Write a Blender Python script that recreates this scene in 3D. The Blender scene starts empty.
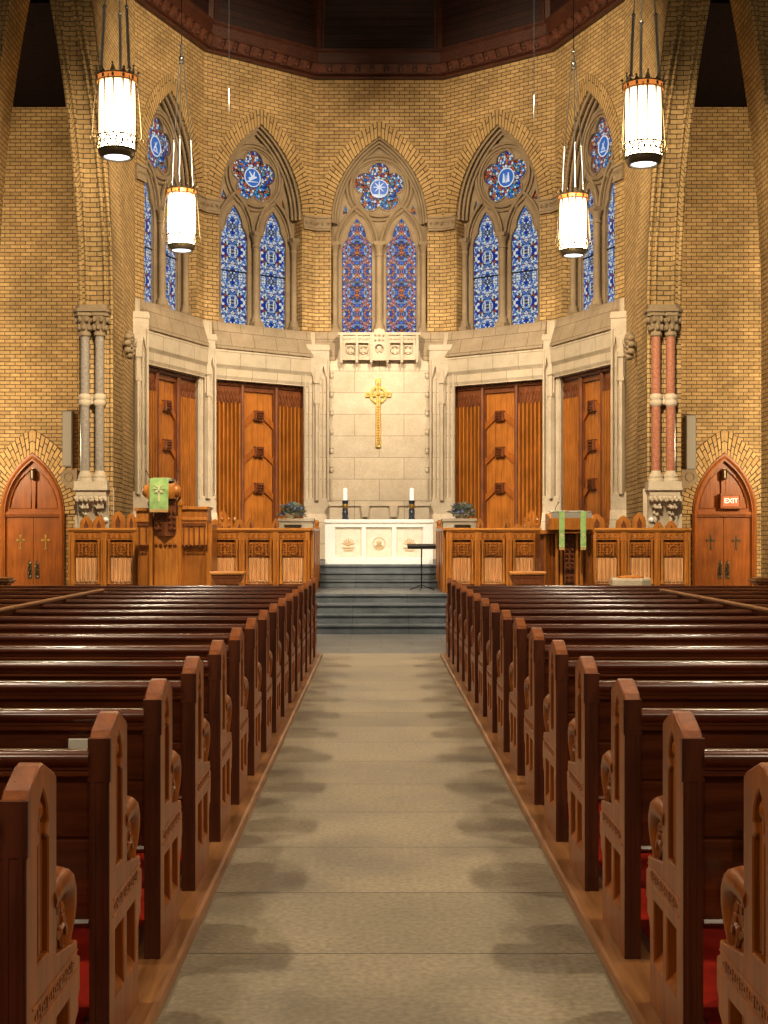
import bpy, math, random
from mathutils import Vector, Matrix
from mathutils.geometry import delaunay_2d_cdt
C = bpy.context.scene.collection
PI = math.pi
R = random.Random(7)
CX = -0.0555                       # the camera stands a little left of the aisle's centre
F = 1355.0; HY = 536.0; VX = 377.0; EYE = 1.55
def PX(px, D): return (px - VX) * D / F + CX
def PZ(py, D): return EYE + (HY - py) * D / F

# ------------------------------------------------------------------ materials
def nodes(name):
    m = bpy.data.materials.new(name); m.use_nodes = True
    nt = m.node_tree; b = nt.nodes['Principled BSDF']
    return m, nt, b
def N(nt, t, **kw):
    n = nt.nodes.new(t)
    for k, v in kw.items():
        if k in n.inputs.keys(): n.inputs[k].default_value = v
        else: setattr(n, k, v)
    return n
def L(nt, a, b): nt.links.new(a, b)
def ramp(nt, fac, stops, interp='LINEAR'):
    r = nt.nodes.new('ShaderNodeValToRGB'); r.color_ramp.interpolation = interp
    e = r.color_ramp.elements
    while len(e) < len(stops): e.new(0.5)
    for k, (p, c) in enumerate(stops):
        e[k].position = p; e[k].color = (*c, 1)
    if fac is not None: L(nt, fac, r.inputs[0])
    return r
def mixc(nt, a, b, fac, mode='MIX'):
    m = nt.nodes.new('ShaderNodeMix'); m.data_type = 'RGBA'; m.blend_type = mode
    for s, v in ((0, fac), (6, a), (7, b)):
        if isinstance(v, (int, float)): m.inputs[s].default_value = v
        elif isinstance(v, tuple): m.inputs[s].default_value = (*v, 1)
        else: L(nt, v, m.inputs[s])
    return m.outputs[2]
def math_(nt, op, a, b=None, c=None):
    m = nt.nodes.new('ShaderNodeMath'); m.operation = op
    for i, v in enumerate((a, b, c)):
        if v is None: continue
        if isinstance(v, (int, float)): m.inputs[i].default_value = v
        else: L(nt, v, m.inputs[i])
    return m.outputs[0]
def bump(nt, b, h, strength=.4, dist=.01):
    n = nt.nodes.new('ShaderNodeBump'); n.inputs['Strength'].default_value = strength
    n.inputs['Distance'].default_value = dist
    L(nt, h, n.inputs['Height']); L(nt, n.outputs[0], b.inputs['Normal'])

def m_brick(name, c1, c2, mortar, w=.215, h=.078, ms=.007, rough=.75, vary=.35):
    m, nt, b = nodes(name)
    uv = N(nt, 'ShaderNodeUVMap')
    br = N(nt, 'ShaderNodeTexBrick', Scale=1.0)
    br.inputs['Mortar Size'].default_value = ms; br.inputs['Brick Width'].default_value = w
    br.inputs['Row Height'].default_value = h; br.inputs['Mortar Smooth'].default_value = .15
    br.inputs['Color1'].default_value = (*c1, 1); br.inputs['Color2'].default_value = (*c2, 1)
    br.inputs['Mortar'].default_value = (*mortar, 1); br.inputs['Bias'].default_value = -.2
    L(nt, uv.outputs[0], br.inputs['Vector'])
    no = N(nt, 'ShaderNodeTexNoise', Scale=.9, Detail=4.0); L(nt, uv.outputs[0], no.inputs['Vector'])
    n2 = N(nt, 'ShaderNodeTexNoise', Scale=14.0, Detail=3.0); L(nt, uv.outputs[0], n2.inputs['Vector'])
    r = ramp(nt, no.outputs[0], [(.3, (1-vary, 1-vary, 1-vary*1.1)), (.7, (1.1, 1.08, 1.05))])
    r2 = ramp(nt, n2.outputs[0], [(.3, (.82, .80, .76)), (.7, (1.12, 1.1, 1.08))])
    c = mixc(nt, br.outputs[0], r.outputs[0], 1.0, 'MULTIPLY'); c = mixc(nt, c, r2.outputs[0], 1.0, 'MULTIPLY')
    L(nt, c, b.inputs['Base Color']); b.inputs['Roughness'].default_value = rough
    b.inputs['Specular IOR Level'].default_value = .3
    inv = math_(nt, 'SUBTRACT', 1.0, br.outputs[1])
    bump(nt, b, inv, .7, .012)
    return m
def m_wood(name, dark, light, rough=.3, coat=.3, scale=1.0, axis='Z', planks=0, plank_h=0):
    m, nt, b = nodes(name)
    tc = N(nt, 'ShaderNodeTexCoord')
    mp = N(nt, 'ShaderNodeMapping')
    s = {'Z': (22, 22, 1.6), 'X': (1.6, 22, 22), 'Y': (22, 1.6, 22)}[axis]
    mp.inputs['Scale'].default_value = tuple(v*scale for v in s)
    L(nt, tc.outputs['Object'], mp.inputs['Vector'])
    no = N(nt, 'ShaderNodeTexNoise', Scale=1.0, Detail=6.0, Roughness=.62, Distortion=.6); L(nt, mp.outputs[0], no.inputs['Vector'])
    n2 = N(nt, 'ShaderNodeTexNoise', Scale=2.3, Detail=2.0); L(nt, tc.outputs['Object'], n2.inputs['Vector'])
    r = ramp(nt, no.outputs[0], [(.3, dark), (.72, light)])
    r2 = ramp(nt, n2.outputs[0], [(.3, (.8, .78, .75)), (.7, (1.12, 1.1, 1.08))])
    c = mixc(nt, r.outputs[0], r2.outputs[0], 1.0, 'MULTIPLY')
    if planks:
        uv = N(nt, 'ShaderNodeUVMap')
        br = N(nt, 'ShaderNodeTexBrick', Scale=1.0)
        br.inputs['Brick Width'].default_value = planks; br.inputs['Row Height'].default_value = plank_h
        br.inputs['Mortar Size'].default_value = .008
        br.inputs['Color1'].default_value = (.8, .8, .8, 1); br.inputs['Color2'].default_value = (1.15, 1.1, 1.05, 1)
        br.inputs['Mortar'].default_value = (.22, .2, .2, 1)
        L(nt, uv.outputs[0], br.inputs['Vector'])
        c = mixc(nt, c, br.outputs[0], 1.0, 'MULTIPLY')
    L(nt, c, b.inputs['Base Color']); b.inputs['Roughness'].default_value = rough
    b.inputs['Coat Weight'].default_value = coat; b.inputs['Specular IOR Level'].default_value = .35; b.inputs['Coat Roughness'].default_value = .18
    bump(nt, b, no.outputs[0], .12, .004)
    return m
def m_stone(name, c1, c2, rough=.7, bw=0, bh=0, joint=.45, scale=3.0, bmp=.3):
    m, nt, b = nodes(name)
    tc = N(nt, 'ShaderNodeTexCoord')
    no = N(nt, 'ShaderNodeTexNoise', Scale=scale, Detail=8.0, Roughness=.6); L(nt, tc.outputs['Object'], no.inputs['Vector'])
    r = ramp(nt, no.outputs[0], [(.28, c1), (.72, c2)])
    c = r.outputs[0]; h = no.outputs[0]
    n3 = N(nt, 'ShaderNodeTexNoise', Scale=scale*14, Detail=3.0); L(nt, tc.outputs['Object'], n3.inputs['Vector'])
    r3 = ramp(nt, n3.outputs[0], [(.3, (.88, .88, .88)), (.7, (1.08, 1.08, 1.08))])
    c = mixc(nt, c, r3.outputs[0], 1.0, 'MULTIPLY')
    if bw:
        uv = N(nt, 'ShaderNodeUVMap')
        br = N(nt, 'ShaderNodeTexBrick', Scale=1.0)
        br.inputs['Brick Width'].default_value = bw; br.inputs['Row Height'].default_value = bh
        br.inputs['Mortar Size'].default_value = .007
        br.inputs['Color1'].default_value = (.9, .9, .9, 1); br.inputs['Color2'].default_value = (1.06, 1.05, 1.04, 1)
        br.inputs['Mortar'].default_value = (joint, joint*.93, joint*.85, 1)
        L(nt, uv.outputs[0], br.inputs['Vector'])
        c = mixc(nt, c, br.outputs[0], 1.0, 'MULTIPLY')
    L(nt, c, b.inputs['Base Color']); b.inputs['Roughness'].default_value = rough
    b.inputs['Specular IOR Level'].default_value = .35
    bump(nt, b, h, bmp, .01)
    return m
def m_plain(name, col, rough=.5, metal=0.0, emit=None, strength=0.0, spec=.5, vary=0.0):
    m, nt, b = nodes(name)
    b.inputs['Base Color'].default_value = (*col, 1); b.inputs['Roughness'].default_value = rough
    b.inputs['Metallic'].default_value = metal; b.inputs['Specular IOR Level'].default_value = spec
    if vary:
        tc = N(nt, 'ShaderNodeTexCoord')
        no = N(nt, 'ShaderNodeTexNoise', Scale=9.0, Detail=5.0); L(nt, tc.outputs['Object'], no.inputs['Vector'])
        r = ramp(nt, no.outputs[0], [(.3, tuple(v*(1-vary) for v in col)), (.7, tuple(min(1, v*(1+vary)) for v in col))])
        L(nt, r.outputs[0], b.inputs['Base Color'])
    if emit:
        b.inputs['Emission Color'].default_value = (*emit, 1); b.inputs['Emission Strength'].default_value = strength
    return m
def m_glass_stained(name, palette, period, warm, strength=.55, rose=False, seed=0.0, lines=.5):
    """leaded glass: little quarries of colour, mirrored about each light's axis, dark lead and pale interlaced bands"""
    m, nt, b = nodes(name)
    uv = N(nt, 'ShaderNodeUVMap'); sp = N(nt, 'ShaderNodeSeparateXYZ'); L(nt, uv.outputs[0], sp.inputs[0])
    u = math_(nt, 'ABSOLUTE', sp.outputs[0]) if not rose else sp.outputs[0]
    v = math_(nt, 'PINGPONG', sp.outputs[1], period) if not rose else sp.outputs[1]
    cb = N(nt, 'ShaderNodeCombineXYZ'); L(nt, u, cb.inputs[0]); L(nt, v, cb.inputs[1]); cb.inputs[2].default_value = seed
    vo = N(nt, 'ShaderNodeTexVoronoi', Scale=19.0, Randomness=.85); L(nt, cb.outputs[0], vo.inputs['Vector'])
    ve = N(nt, 'ShaderNodeTexVoronoi', Scale=19.0, Randomness=.85); ve.feature = 'DISTANCE_TO_EDGE'; L(nt, cb.outputs[0], ve.inputs['Vector'])
    sc = N(nt, 'ShaderNodeSeparateColor'); L(nt, vo.outputs['Color'], sc.inputs[0])
    n = len(palette)
    r = ramp(nt, sc.outputs[0], [(i/n, c) for i, c in enumerate(palette)], 'CONSTANT')
    col = r.outputs[0]
    if not rose:
        # interlaced rings and diagonals, pale and warm
        def ring(cx, cy, rad, w):
            du = math_(nt, 'SUBTRACT', u, cx); dv = math_(nt, 'SUBTRACT', v, cy)
            d = math_(nt, 'SQRT', math_(nt, 'ADD', math_(nt, 'MULTIPLY', du, du), math_(nt, 'MULTIPLY', dv, dv)))
            return math_(nt, 'LESS_THAN', math_(nt, 'ABSOLUTE', math_(nt, 'SUBTRACT', d, rad)), w)
        def diag(k, c0, w):
            return math_(nt, 'LESS_THAN', math_(nt, 'ABSOLUTE', math_(nt, 'SUBTRACT', math_(nt, 'ADD', u, math_(nt, 'MULTIPLY', v, k)), c0)), w)
        a = ring(0.0, 0.0, .23, .019); c_ = ring(.30, period, .24, .019)
        d_ = ring(0.0, period, .12, .016); e_ = ring(.30, 0.0, .15, .016)
        s1 = math_(nt, 'MAXIMUM', math_(nt, 'MAXIMUM', a, c_), math_(nt, 'MAXIMUM', d_, e_))
        col = mixc(nt, col, (.75, .83, .90), math_(nt, 'MULTIPLY', s1, lines))
        g = math_(nt, 'MAXIMUM', diag(.72, .30, .026), diag(-.72, .02, .022))
        col = mixc(nt, col, warm, math_(nt, 'MULTIPLY', g, .75))
    lead = math_(nt, 'GREATER_THAN', ve.outputs['Distance'], .075)
    col = mixc(nt, (.012, .014, .02), col, lead)
    L(nt, mixc(nt, (.0, .0, .0), col, .08), b.inputs['Base Color']); b.inputs['Specular IOR Level'].default_value = .12; L(nt, col, b.inputs['Emission Color'])
    b.inputs['Emission Strength'].default_value = strength; b.inputs['Roughness'].default_value = .35
    return m

M = {}
M['brick'] = m_brick('buff_brick', (.52, .345, .145), (.36, .225, .09), (.10, .064, .033), ms=.008)
M['voussoir'] = m_brick('buff_brick_arch', (.50, .33, .135), (.40, .25, .095), (.065, .04, .02), w=.40, h=.085, ms=.010)
M['voussoir_door'] = m_brick('buff_brick_door_arch', (.60, .39, .16), (.45, .28, .11), (.07, .045, .025), w=.21, h=.085, ms=.010)
M['stone'] = m_stone('pale_limestone', (.44, .35, .24), (.60, .50, .37), bw=0)
M['ashlar'] = m_stone('pale_limestone_blocks', (.54, .435, .30), (.69, .58, .43), bw=1.05, bh=.46, joint=.55)
M['lintel'] = m_stone('limestone_lintel_blocks', (.46, .37, .25), (.60, .50, .36), bw=.62, bh=.33, joint=.5)
M['tan'] = m_stone('tan_sandstone', (.21, .145, .08), (.32, .23, .13), scale=2.0)
M['tanblock'] = m_stone('tan_sandstone_blocks', (.26, .19, .115), (.38, .29, .185), bw=.55, bh=.3, joint=.5)
M['marble'] = m_stone('white_marble', (.80, .77, .70), (.90, .88, .83), rough=.35, bmp=.03)
M['marble_in'] = m_stone('cream_marble', (.72, .64, .50), (.84, .77, .64), rough=.4, bmp=.1, scale=9)
M['slate'] = m_stone('slate_steps', (.075, .088, .105), (.16, .18, .205), rough=.4, scale=2.5, bmp=.15, bw=.9, bh=2.0, joint=.6)
M['granite'] = m_stone('grey_granite', (.20, .165, .13), (.36, .31, .26), rough=.25, scale=30, bmp=.02)
M['redgranite'] = m_stone('red_granite', (.27, .085, .045), (.46, .20, .12), rough=.25, scale=30, bmp=.02)
M['pew'] = m_wood('pew_wood_shaded', (.045, .010, .004), (.125, .032, .010), rough=.36, coat=.15)  # shade of the faces toward the camera is put into this colour
M['pewx'] = m_wood('pew_wood_shaded_long', (.05, .011, .004), (.145, .036, .011), rough=.24, coat=.35, axis='X')  # same shaded tone, grain running lengthwise
M['pewend'] = m_wood('pew_wood_lit', (.15, .034, .003), (.37, .100, .010), rough=.36, coat=.1)  # same wood in a lit tone, for the faces toward the aisle
M['kerb'] = m_wood('worn_oak_kerb', (.17, .062, .018), (.40, .18, .065), rough=.35, coat=.15, axis='Y')
M['oak'] = m_wood('golden_oak', (.33, .105, .014), (.62, .235, .040), rough=.38, coat=.2)
M['oakx'] = m_wood('golden_oak_long', (.34, .115, .016), (.68, .28, .055), rough=.38, coat=.2, axis='X')
M['oakdark'] = m_wood('carved_oak', (.08, .020, .005), (.25, .075, .02), rough=.45, coat=.1, scale=2)
M['screen'] = m_wood('screen_oak', (.26, .080, .010), (.50, .175, .026), rough=.4, coat=.15)
M['linen'] = m_wood('light_linenfold_oak', (.60, .30, .11), (.86, .53, .26), rough=.45, coat=.1)
M['door'] = m_wood('red_oak_door', (.21, .055, .007), (.40, .118, .016), rough=.4, coat=.15)
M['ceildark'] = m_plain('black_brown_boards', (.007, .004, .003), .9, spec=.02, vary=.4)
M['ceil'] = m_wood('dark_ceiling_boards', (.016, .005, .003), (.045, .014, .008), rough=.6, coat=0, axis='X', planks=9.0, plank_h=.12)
M['cornice'] = m_wood('red_brown_cornice', (.035, .010, .005), (.095, .028, .012), rough=.5, coat=.1, axis='X')
M['metal'] = m_plain('pewter_metal', (.42, .40, .36), .32, 1.0)
M['black'] = m_plain('black_metal', (.015, .015, .017), .4, .6)
M['bronze'] = m_plain('aged_bronze', (.16, .12, .07), .4, .9)
M['brass'] = m_plain('polished_brass', (.95, .68, .22), .28, 1.0, vary=.15)
M['gold'] = m_plain('dull_gold_inlay', (.45, .20, .05), .4, .8, vary=.4)
M['lampband'] = m_plain('amber_lamp_band', (.70, .25, .05), .4, .3, (1.0, .3, .06), .5)
M['green'] = m_plain('green_altar_cloth', (.30, .46, .16), .8, vary=.25, spec=.1)
M['palegold'] = m_plain('pale_gold_embroidery', (.72, .66, .38), .7, spec=.1)
M['fringe'] = m_plain('orange_fringe', (.62, .36, .14), .8, spec=.1)
M['candle'] = m_plain('white_wax', (.92, .90, .86), .4, emit=(1, .97, .9), strength=.12)
M['blueblack'] = m_plain('blue_black_enamel', (.03, .035, .055), .3, .3)
M['grey'] = m_plain('grey_cloth_grille', (.28, .25, .20), .7)
M['leaf'] = m_plain('dusty_blue_green_leaf', (.26, .33, .30), .5, vary=.5)
M['leaf2'] = m_plain('olive_leaf', (.46, .42, .20), .5, vary=.4)
M['flower'] = m_plain('blue_flower', (.16, .20, .40), .6, vary=.3)
M['carpet'] = m_plain('red_carpet', (.26, .014, .007), .95, spec=.05, vary=.2)
M['paper'] = m_plain('paper', (.75, .72, .62), .8, spec=.1)
M['bookgreen'] = m_plain('green_cover', (.15, .30, .12), .6)
M['signwhite'] = m_plain('lit_sign_letters', (1, .9, .75), .4, emit=(1, .85, .62), strength=.75)
M['signred'] = m_plain('orange_sign_face', (.55, .13, .04), .4, emit=(.9, .2, .05), strength=.12)
M['lens'] = m_plain('lamp_bottom_lens', (.9, .9, .9), .3, emit=(.85, .93, 1.0), strength=2.2)
B1, B2, B3 = (.008, .05, .42), (.025, .15, .62), (.07, .30, .78)
WH, OR, RD, TL, GY = (.72, .76, .80), (.62, .14, .025), (.34, .05, .03), (.08, .34, .42), (.26, .28, .30)
M['sg_c'] = m_glass_stained('stained_glass_blue_and_orange', [B1, B2, OR, B1, WH, B2, OR, B3, GY, B1, RD, B2], .46, (.66, .16, .03), seed=.3, lines=.35)
M['sg_s'] = m_glass_stained('stained_glass_blue_and_white', [B1, WH, B2, GY, WH, B2, RD, WH, B1, B1, GY, WH], .52, (.16, .30, .68), seed=1.7, lines=1.0)
M['sg_r'] = m_glass_stained('stained_glass_rose', [OR, WH, B2, OR, B3, WH, RD, TL, OR, B1, WH, GY], .5, OR, rose=True, seed=2.0)
M['sg_m'] = m_plain('blue_medallion_glass', (.01, .05, .2), .3, emit=(.02, .13, .5), strength=.45)
M['sg_w'] = m_plain('white_medallion_glass', (.2, .22, .24), .3, emit=(.75, .85, .95), strength=.45)
# lit lamp glass: brighter low down, where the bulbs sit
def m_lamp():
    m, nt, b = nodes('lit_lamp_glass')
    b.inputs['Base Color'].default_value = (.9, .8, .6, 1); b.inputs['Roughness'].default_value = .4
    b.inputs['Emission Color'].default_value = (1.0, .80, .50, 1)
    tc = N(nt, 'ShaderNodeTexCoord'); sp = N(nt, 'ShaderNodeSeparateXYZ'); L(nt, tc.outputs['Object'], sp.inputs[0])
    mr = nt.nodes.new('ShaderNodeMapRange'); L(nt, sp.outputs[2], mr.inputs[0])
    for i_, v_ in ((1, .45), (2, .85), (3, 30.0), (4, 2.2)): mr.inputs[i_].default_value = v_
    L(nt, mr.outputs[0], b.inputs['Emission Strength'])
    return m
M['lamp'] = m_lamp()
# aisle paving: broad grey-buff slabs with patches of darker and lighter tone at random
def m_slab():
    m, nt, b = nodes('aisle_stone_slabs')
    uv = N(nt, 'ShaderNodeUVMap')
    br = N(nt, 'ShaderNodeTexBrick', Scale=1.0)
    br.inputs['Brick Width'].default_value = 60.0; br.inputs['Row Height'].default_value = .86
    br.inputs['Mortar Size'].default_value = .0045; br.offset = .37
    br.inputs['Color1'].default_value = (.36, .295, .205, 1); br.inputs['Color2'].default_value = (.275, .228, .158, 1)
    br.inputs['Mortar'].default_value = (.045, .038, .03, 1)
    mp = N(nt, 'ShaderNodeMapping'); mp.inputs['Location'].default_value = (20, .13, 0); L(nt, uv.outputs[0], mp.inputs[0]); L(nt, mp.outputs[0], br.inputs['Vector'])
    no = N(nt, 'ShaderNodeTexNoise', Scale=1.3, Detail=8.0, Roughness=.6); L(nt, uv.outputs[0], no.inputs['Vector'])
    n2 = N(nt, 'ShaderNodeTexNoise', Scale=40.0, Detail=4.0); L(nt, uv.outputs[0], n2.inputs['Vector'])
    c = mixc(nt, br.outputs[0], ramp(nt, no.outputs[0], [(.34, (.62, .63, .66)), (.5, (.95, .94, .93)), (.68, (1.18, 1.15, 1.1))]).outputs[0], 1.0, 'MULTIPLY')
    c = mixc(nt, c, ramp(nt, n2.outputs[0], [(.3, (.72, .72, .72)), (.7, (1.18, 1.18, 1.18))]).outputs[0], 1.0, 'MULTIPLY')
    L(nt, c, b.inputs['Base Color'])
    rr = ramp(nt, no.outputs[0], [(.3, (.32, .32, .32)), (.7, (.5, .5, .5))]); L(nt, rr.outputs[0], b.inputs['Roughness'])
    bump(nt, b, n2.outputs[0], .08, .004)
    return m
M['slab'] = m_slab()
M['slabfar'] = m_stone('blue_grey_front_slabs', (.11, .115, .12), (.20, .205, .205), rough=.4, scale=2, bw=.9, bh=.6, joint=.5, bmp=.1)

# ------------------------------------------------------------------ mesh builder
class MB:
    def __init__(s): s.v = []; s.f = []; s.uv = []; s.mi = []; s.cur = 0
    def quad(s, pts, uv=None):
        b = len(s.v); s.v += [tuple(p) for p in pts]; s.f.append(tuple(range(b, b+len(pts)))); s.uv.append(uv); s.mi.append(s.cur)
    def raw(s, vs, fs):
        b = len(s.v); s.v += [tuple(p) for p in vs]
        for f in fs: s.f.append(tuple(b+i for i in f)); s.uv.append(None); s.mi.append(s.cur)
    def box(s, x0, x1, y0, y1, z0, z1):
        if x0 > x1: x0, x1 = x1, x0
        if y0 > y1: y0, y1 = y1, y0
        vs = [(x0,y0,z0),(x1,y0,z0),(x1,y1,z0),(x0,y1,z0),(x0,y0,z1),(x1,y0,z1),(x1,y1,z1),(x0,y1,z1)]
        s.raw(vs, [(0,3,2,1),(4,5,6,7),(0,1,5,4),(1,2,6,5),(2,3,7,6),(3,0,4,7)])
        return s
    def prism(s, poly, axis, a, b):
        """closed 2-D outline swept along an axis; outline coords are the other two axes in x,y,z order"""
        def P(p, t):
            return {'x': (t, p[0], p[1]), 'y': (p[0], t, p[1]), 'z': (p[0], p[1], t)}[axis]
        n = len(poly)
        vs = [P(p, a) for p in poly] + [P(p, b) for p in poly]
        fs = [tuple(range(n))[::-1], tuple(range(n, 2*n))] + [(i, (i+1) % n, n+(i+1) % n, n+i) for i in range(n)]
        s.raw(vs, fs); return s
    def lathe(s, prof, cx=0, cy=0, seg=16, cz=0, ph=0, cap=True):
        vs = []; fs = []; n = len(prof)
        for k in range(seg):
            a = 2*PI*k/seg+ph
            for r, z in prof: vs.append((cx+r*math.cos(a), cy+r*math.sin(a), cz+z))
        for k in range(seg):
            k2 = (k+1) % seg
            for i in range(n-1): fs.append((k*n+i, k2*n+i, k2*n+i+1, k*n+i+1))
        if cap and prof[0][0] > 1e-5: fs.append(tuple(k*n for k in range(seg))[::-1])
        if cap and prof[-1][0] > 1e-5: fs.append(tuple(k*n+n-1 for k in range(seg)))
        s.raw(vs, fs); return s
    def tube(s, pts, r, seg=8, closed=False):
        pts = [Vector(p) for p in pts]; n = len(pts)
        rs = r if isinstance(r, (list, tuple)) else [r]*n
        vs = []; fs = []
        up = Vector((0, 0, 1))
        ref = None
        for i, p in enumerate(pts):
            if closed: t = pts[(i+1) % n]-pts[i-1]
            else: t = pts[min(i+1, n-1)]-pts[max(i-1, 0)]
            if t.length < 1e-9: t = Vector((0, 0, 1))
            t.normalize()
            if ref is None:
                ref = up if abs(t.dot(up)) < .9 else Vector((0, 1, 0))
            a = (ref - t*ref.dot(t))
            if a.length < 1e-5: a = Vector((1, 0, 0))-t*t.x
            a.normalize(); ref = a
            b = t.cross(a)
            for k in range(seg):
                an = 2*PI*k/seg
                vs.append(p+(a*math.cos(an)+b*math.sin(an))*rs[i])
        m = n if closed else n-1
        for i in range(m):
            j = (i+1) % n
            for k in range(seg):
                k2 = (k+1) % seg
                fs.append((i*seg+k, i*seg+k2, j*seg+k2, j*seg+k))
        if not closed:
            fs.append(tuple(range(seg))[::-1]); fs.append(tuple((n-1)*seg+k for k in range(seg)))
        s.raw(vs, fs); return s
    def ball(s, c, r, seg=10, rings=6, sc=(1, 1, 1)):
        vs = []; fs = []
        for i in range(1, rings):
            t = PI*i/rings
            for k in range(seg):
                a = 2*PI*k/seg
                vs.append((c[0]+r*sc[0]*math.sin(t)*math.cos(a), c[1]+r*sc[1]*math.sin(t)*math.sin(a), c[2]+r*sc[2]*math.cos(t)))
        top = len(vs); vs.append((c[0], c[1], c[2]+r*sc[2])); vs.append((c[0], c[1], c[2]-r*sc[2]))
        for i in range(rings-2):
            for k in range(seg):
                k2 = (k+1) % seg
                fs.append((i*seg+k, (i+1)*seg+k, (i+1)*seg+k2, i*seg+k2))
        for k in range(seg):
            k2 = (k+1) % seg
            fs.append((top, k, k2)); fs.append((top+1, (rings-2)*seg+k2, (rings-2)*seg+k))
        s.raw(vs, fs); return s
    def plate(s, outer, holes, axis, a, b, back=True):
        """flat sheet with holes between a and b along an axis"""
        loops = [outer]+list(holes)
        pts = []; edges = []
        for lp in loops:
            o = len(pts); pts += [Vector(p) for p in lp]
            edges += [(o+i, o+(i+1) % len(lp)) for i in range(len(lp))]
        vo, eo, fo, *_ = delaunay_2d_cdt(pts, edges, [], 0, 1e-6)
        def P(p, t):
            return {'x': (t, p[0], p[1]), 'y': (p[0], t, p[1]), 'z': (p[0], p[1], t)}[axis]
        fs = []
        for f in fo:
            c = (vo[f[0]]+vo[f[1]]+vo[f[2]])/3
            if inside(c, outer) and not any(inside(c, h) for h in holes): fs.append(tuple(f))
        nv = len(vo)
        s.raw([P(v, a) for v in vo], fs)
        if back: s.raw([P(v, b) for v in vo], [f[::-1] for f in fs])
        for lp in loops:
            n = len(lp)
            s.raw([P(p, a) for p in lp]+[P(p, b) for p in lp], [(i, (i+1) % n, n+(i+1) % n, n+i) for i in range(n)])
        return s
    def build(s, name, mats, parent=None, smooth=None, bevel=0, loc=None, rotz=0, fix=True, seg=1):
        me = bpy.data.meshes.new(name); me.from_pydata(s.v, [], s.f); me.update()
        if not isinstance(mats, (list, tuple)): mats = [mats]
        for m in mats: me.materials.append(m)
        uvl = me.uv_layers.new(name='UVMap'); d = uvl.data
        for p, uv in zip(me.polygons, s.uv):
            p.material_index = s.mi[p.index]
            if uv is not None:
                for li, q in zip(p.loop_indices, uv): d[li].uv = q
            else:
                n = p.normal; ax = max(range(3), key=lambda i: abs(n[i]))
                for li in p.loop_indices:
                    c = me.vertices[me.loops[li].vertex_index].co
                    d[li].uv = (c.y, c.z) if ax == 0 else ((c.x, c.z) if ax == 1 else (c.x, c.y))
        if fix:
            import bmesh
            bm = bmesh.new(); bm.from_mesh(me)
            bmesh.ops.remove_doubles(bm, verts=bm.verts, dist=1e-5)
            bmesh.ops.recalc_face_normals(bm, faces=bm.faces); bm.to_mesh(me); bm.free()
        if smooth:
            for p in me.polygons: p.use_smooth = True
            me.set_sharp_from_angle(angle=math.radians(smooth))
        o = bpy.data.objects.new(name, me); C.objects.link(o)
        if parent: o.parent = parent
        if loc: o.location = loc
        if rotz: o.rotation_euler.z = rotz
        if bevel:
            b = o.modifiers.new('bevel', 'BEVEL'); b.width = bevel; b.segments = seg; b.limit_method = 'ANGLE'; b.angle_limit = math.radians(40)
        return o
def inside(p, poly):
    x, y = p[0], p[1]; c = False; n = len(poly); j = n-1
    for i in range(n):
        xi, yi = poly[i][0], poly[i][1]; xj, yj = poly[j][0], poly[j][1]
        if (yi > y) != (yj > y) and x < (xj-xi)*(y-yi)/(yj-yi)+xi: c = not c
        j = i
    return c
def tag(o, label=None, cat=None, group=None, kind=None):
    if label: o['label'] = label
    if cat: o['category'] = cat
    if group: o['group'] = group
    if kind: o['kind'] = kind
    return o
def empty(name, loc=(0, 0, 0), rz=0, **k):
    o = bpy.data.objects.new(name, None); C.objects.link(o); o.location = loc; o.rotation_euler.z = rz
    o.empty_display_size = .1
    return tag(o, **k)
def copy_tree(o, parent=None):
    c = o.copy(); C.objects.link(c); c.parent = parent
    for ch in list(o.children): copy_tree(ch, c)
    return c
def struct(o): o['kind'] = 'structure'; return o
def arc_arch(cx, hw, zs, za, n=14, base=None):
    """pointed arch outline, left foot to right foot (open), optional straight legs to base"""
    h = za-zs; r = (hw*hw+h*h)/(2*hw)
    a1 = math.asin(min(1, h/r))
    pts = []
    if base is not None: pts.append((cx-hw, base))
    for i in range(n+1):
        a = a1*i/n; pts.append((cx-hw+r-r*math.cos(a), zs+r*math.sin(a)))
    for i in range(n-1, -1, -1):
        a = a1*i/n; pts.append((cx+hw-r+r*math.cos(a), zs+r*math.sin(a)))
    if base is not None: pts.append((cx+hw, base))
    return pts
def circle(cx, cy, r, n=32, ph=0): return [(cx+r*math.cos(2*PI*i/n+ph), cy+r*math.sin(2*PI*i/n+ph)) for i in range(n)]
def foil(cx, cy, rc, rl, k, n=80, ph=PI/2):
    out = []
    for i in range(n):
        a = 2*PI*i/n; best = 0
        for j in range(k):
            b = ph+2*PI*j/k; px = rc*math.cos(b); py = rc*math.sin(b)
            dx, dy = math.cos(a), math.sin(a); t = px*dx+py*dy; q = px*px+py*py-rl*rl; disc = t*t-q
            if disc > 0: best = max(best, t+math.sqrt(disc))
        out.append((cx+best*math.cos(a), cy+best*math.sin(a)))
    return out
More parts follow.
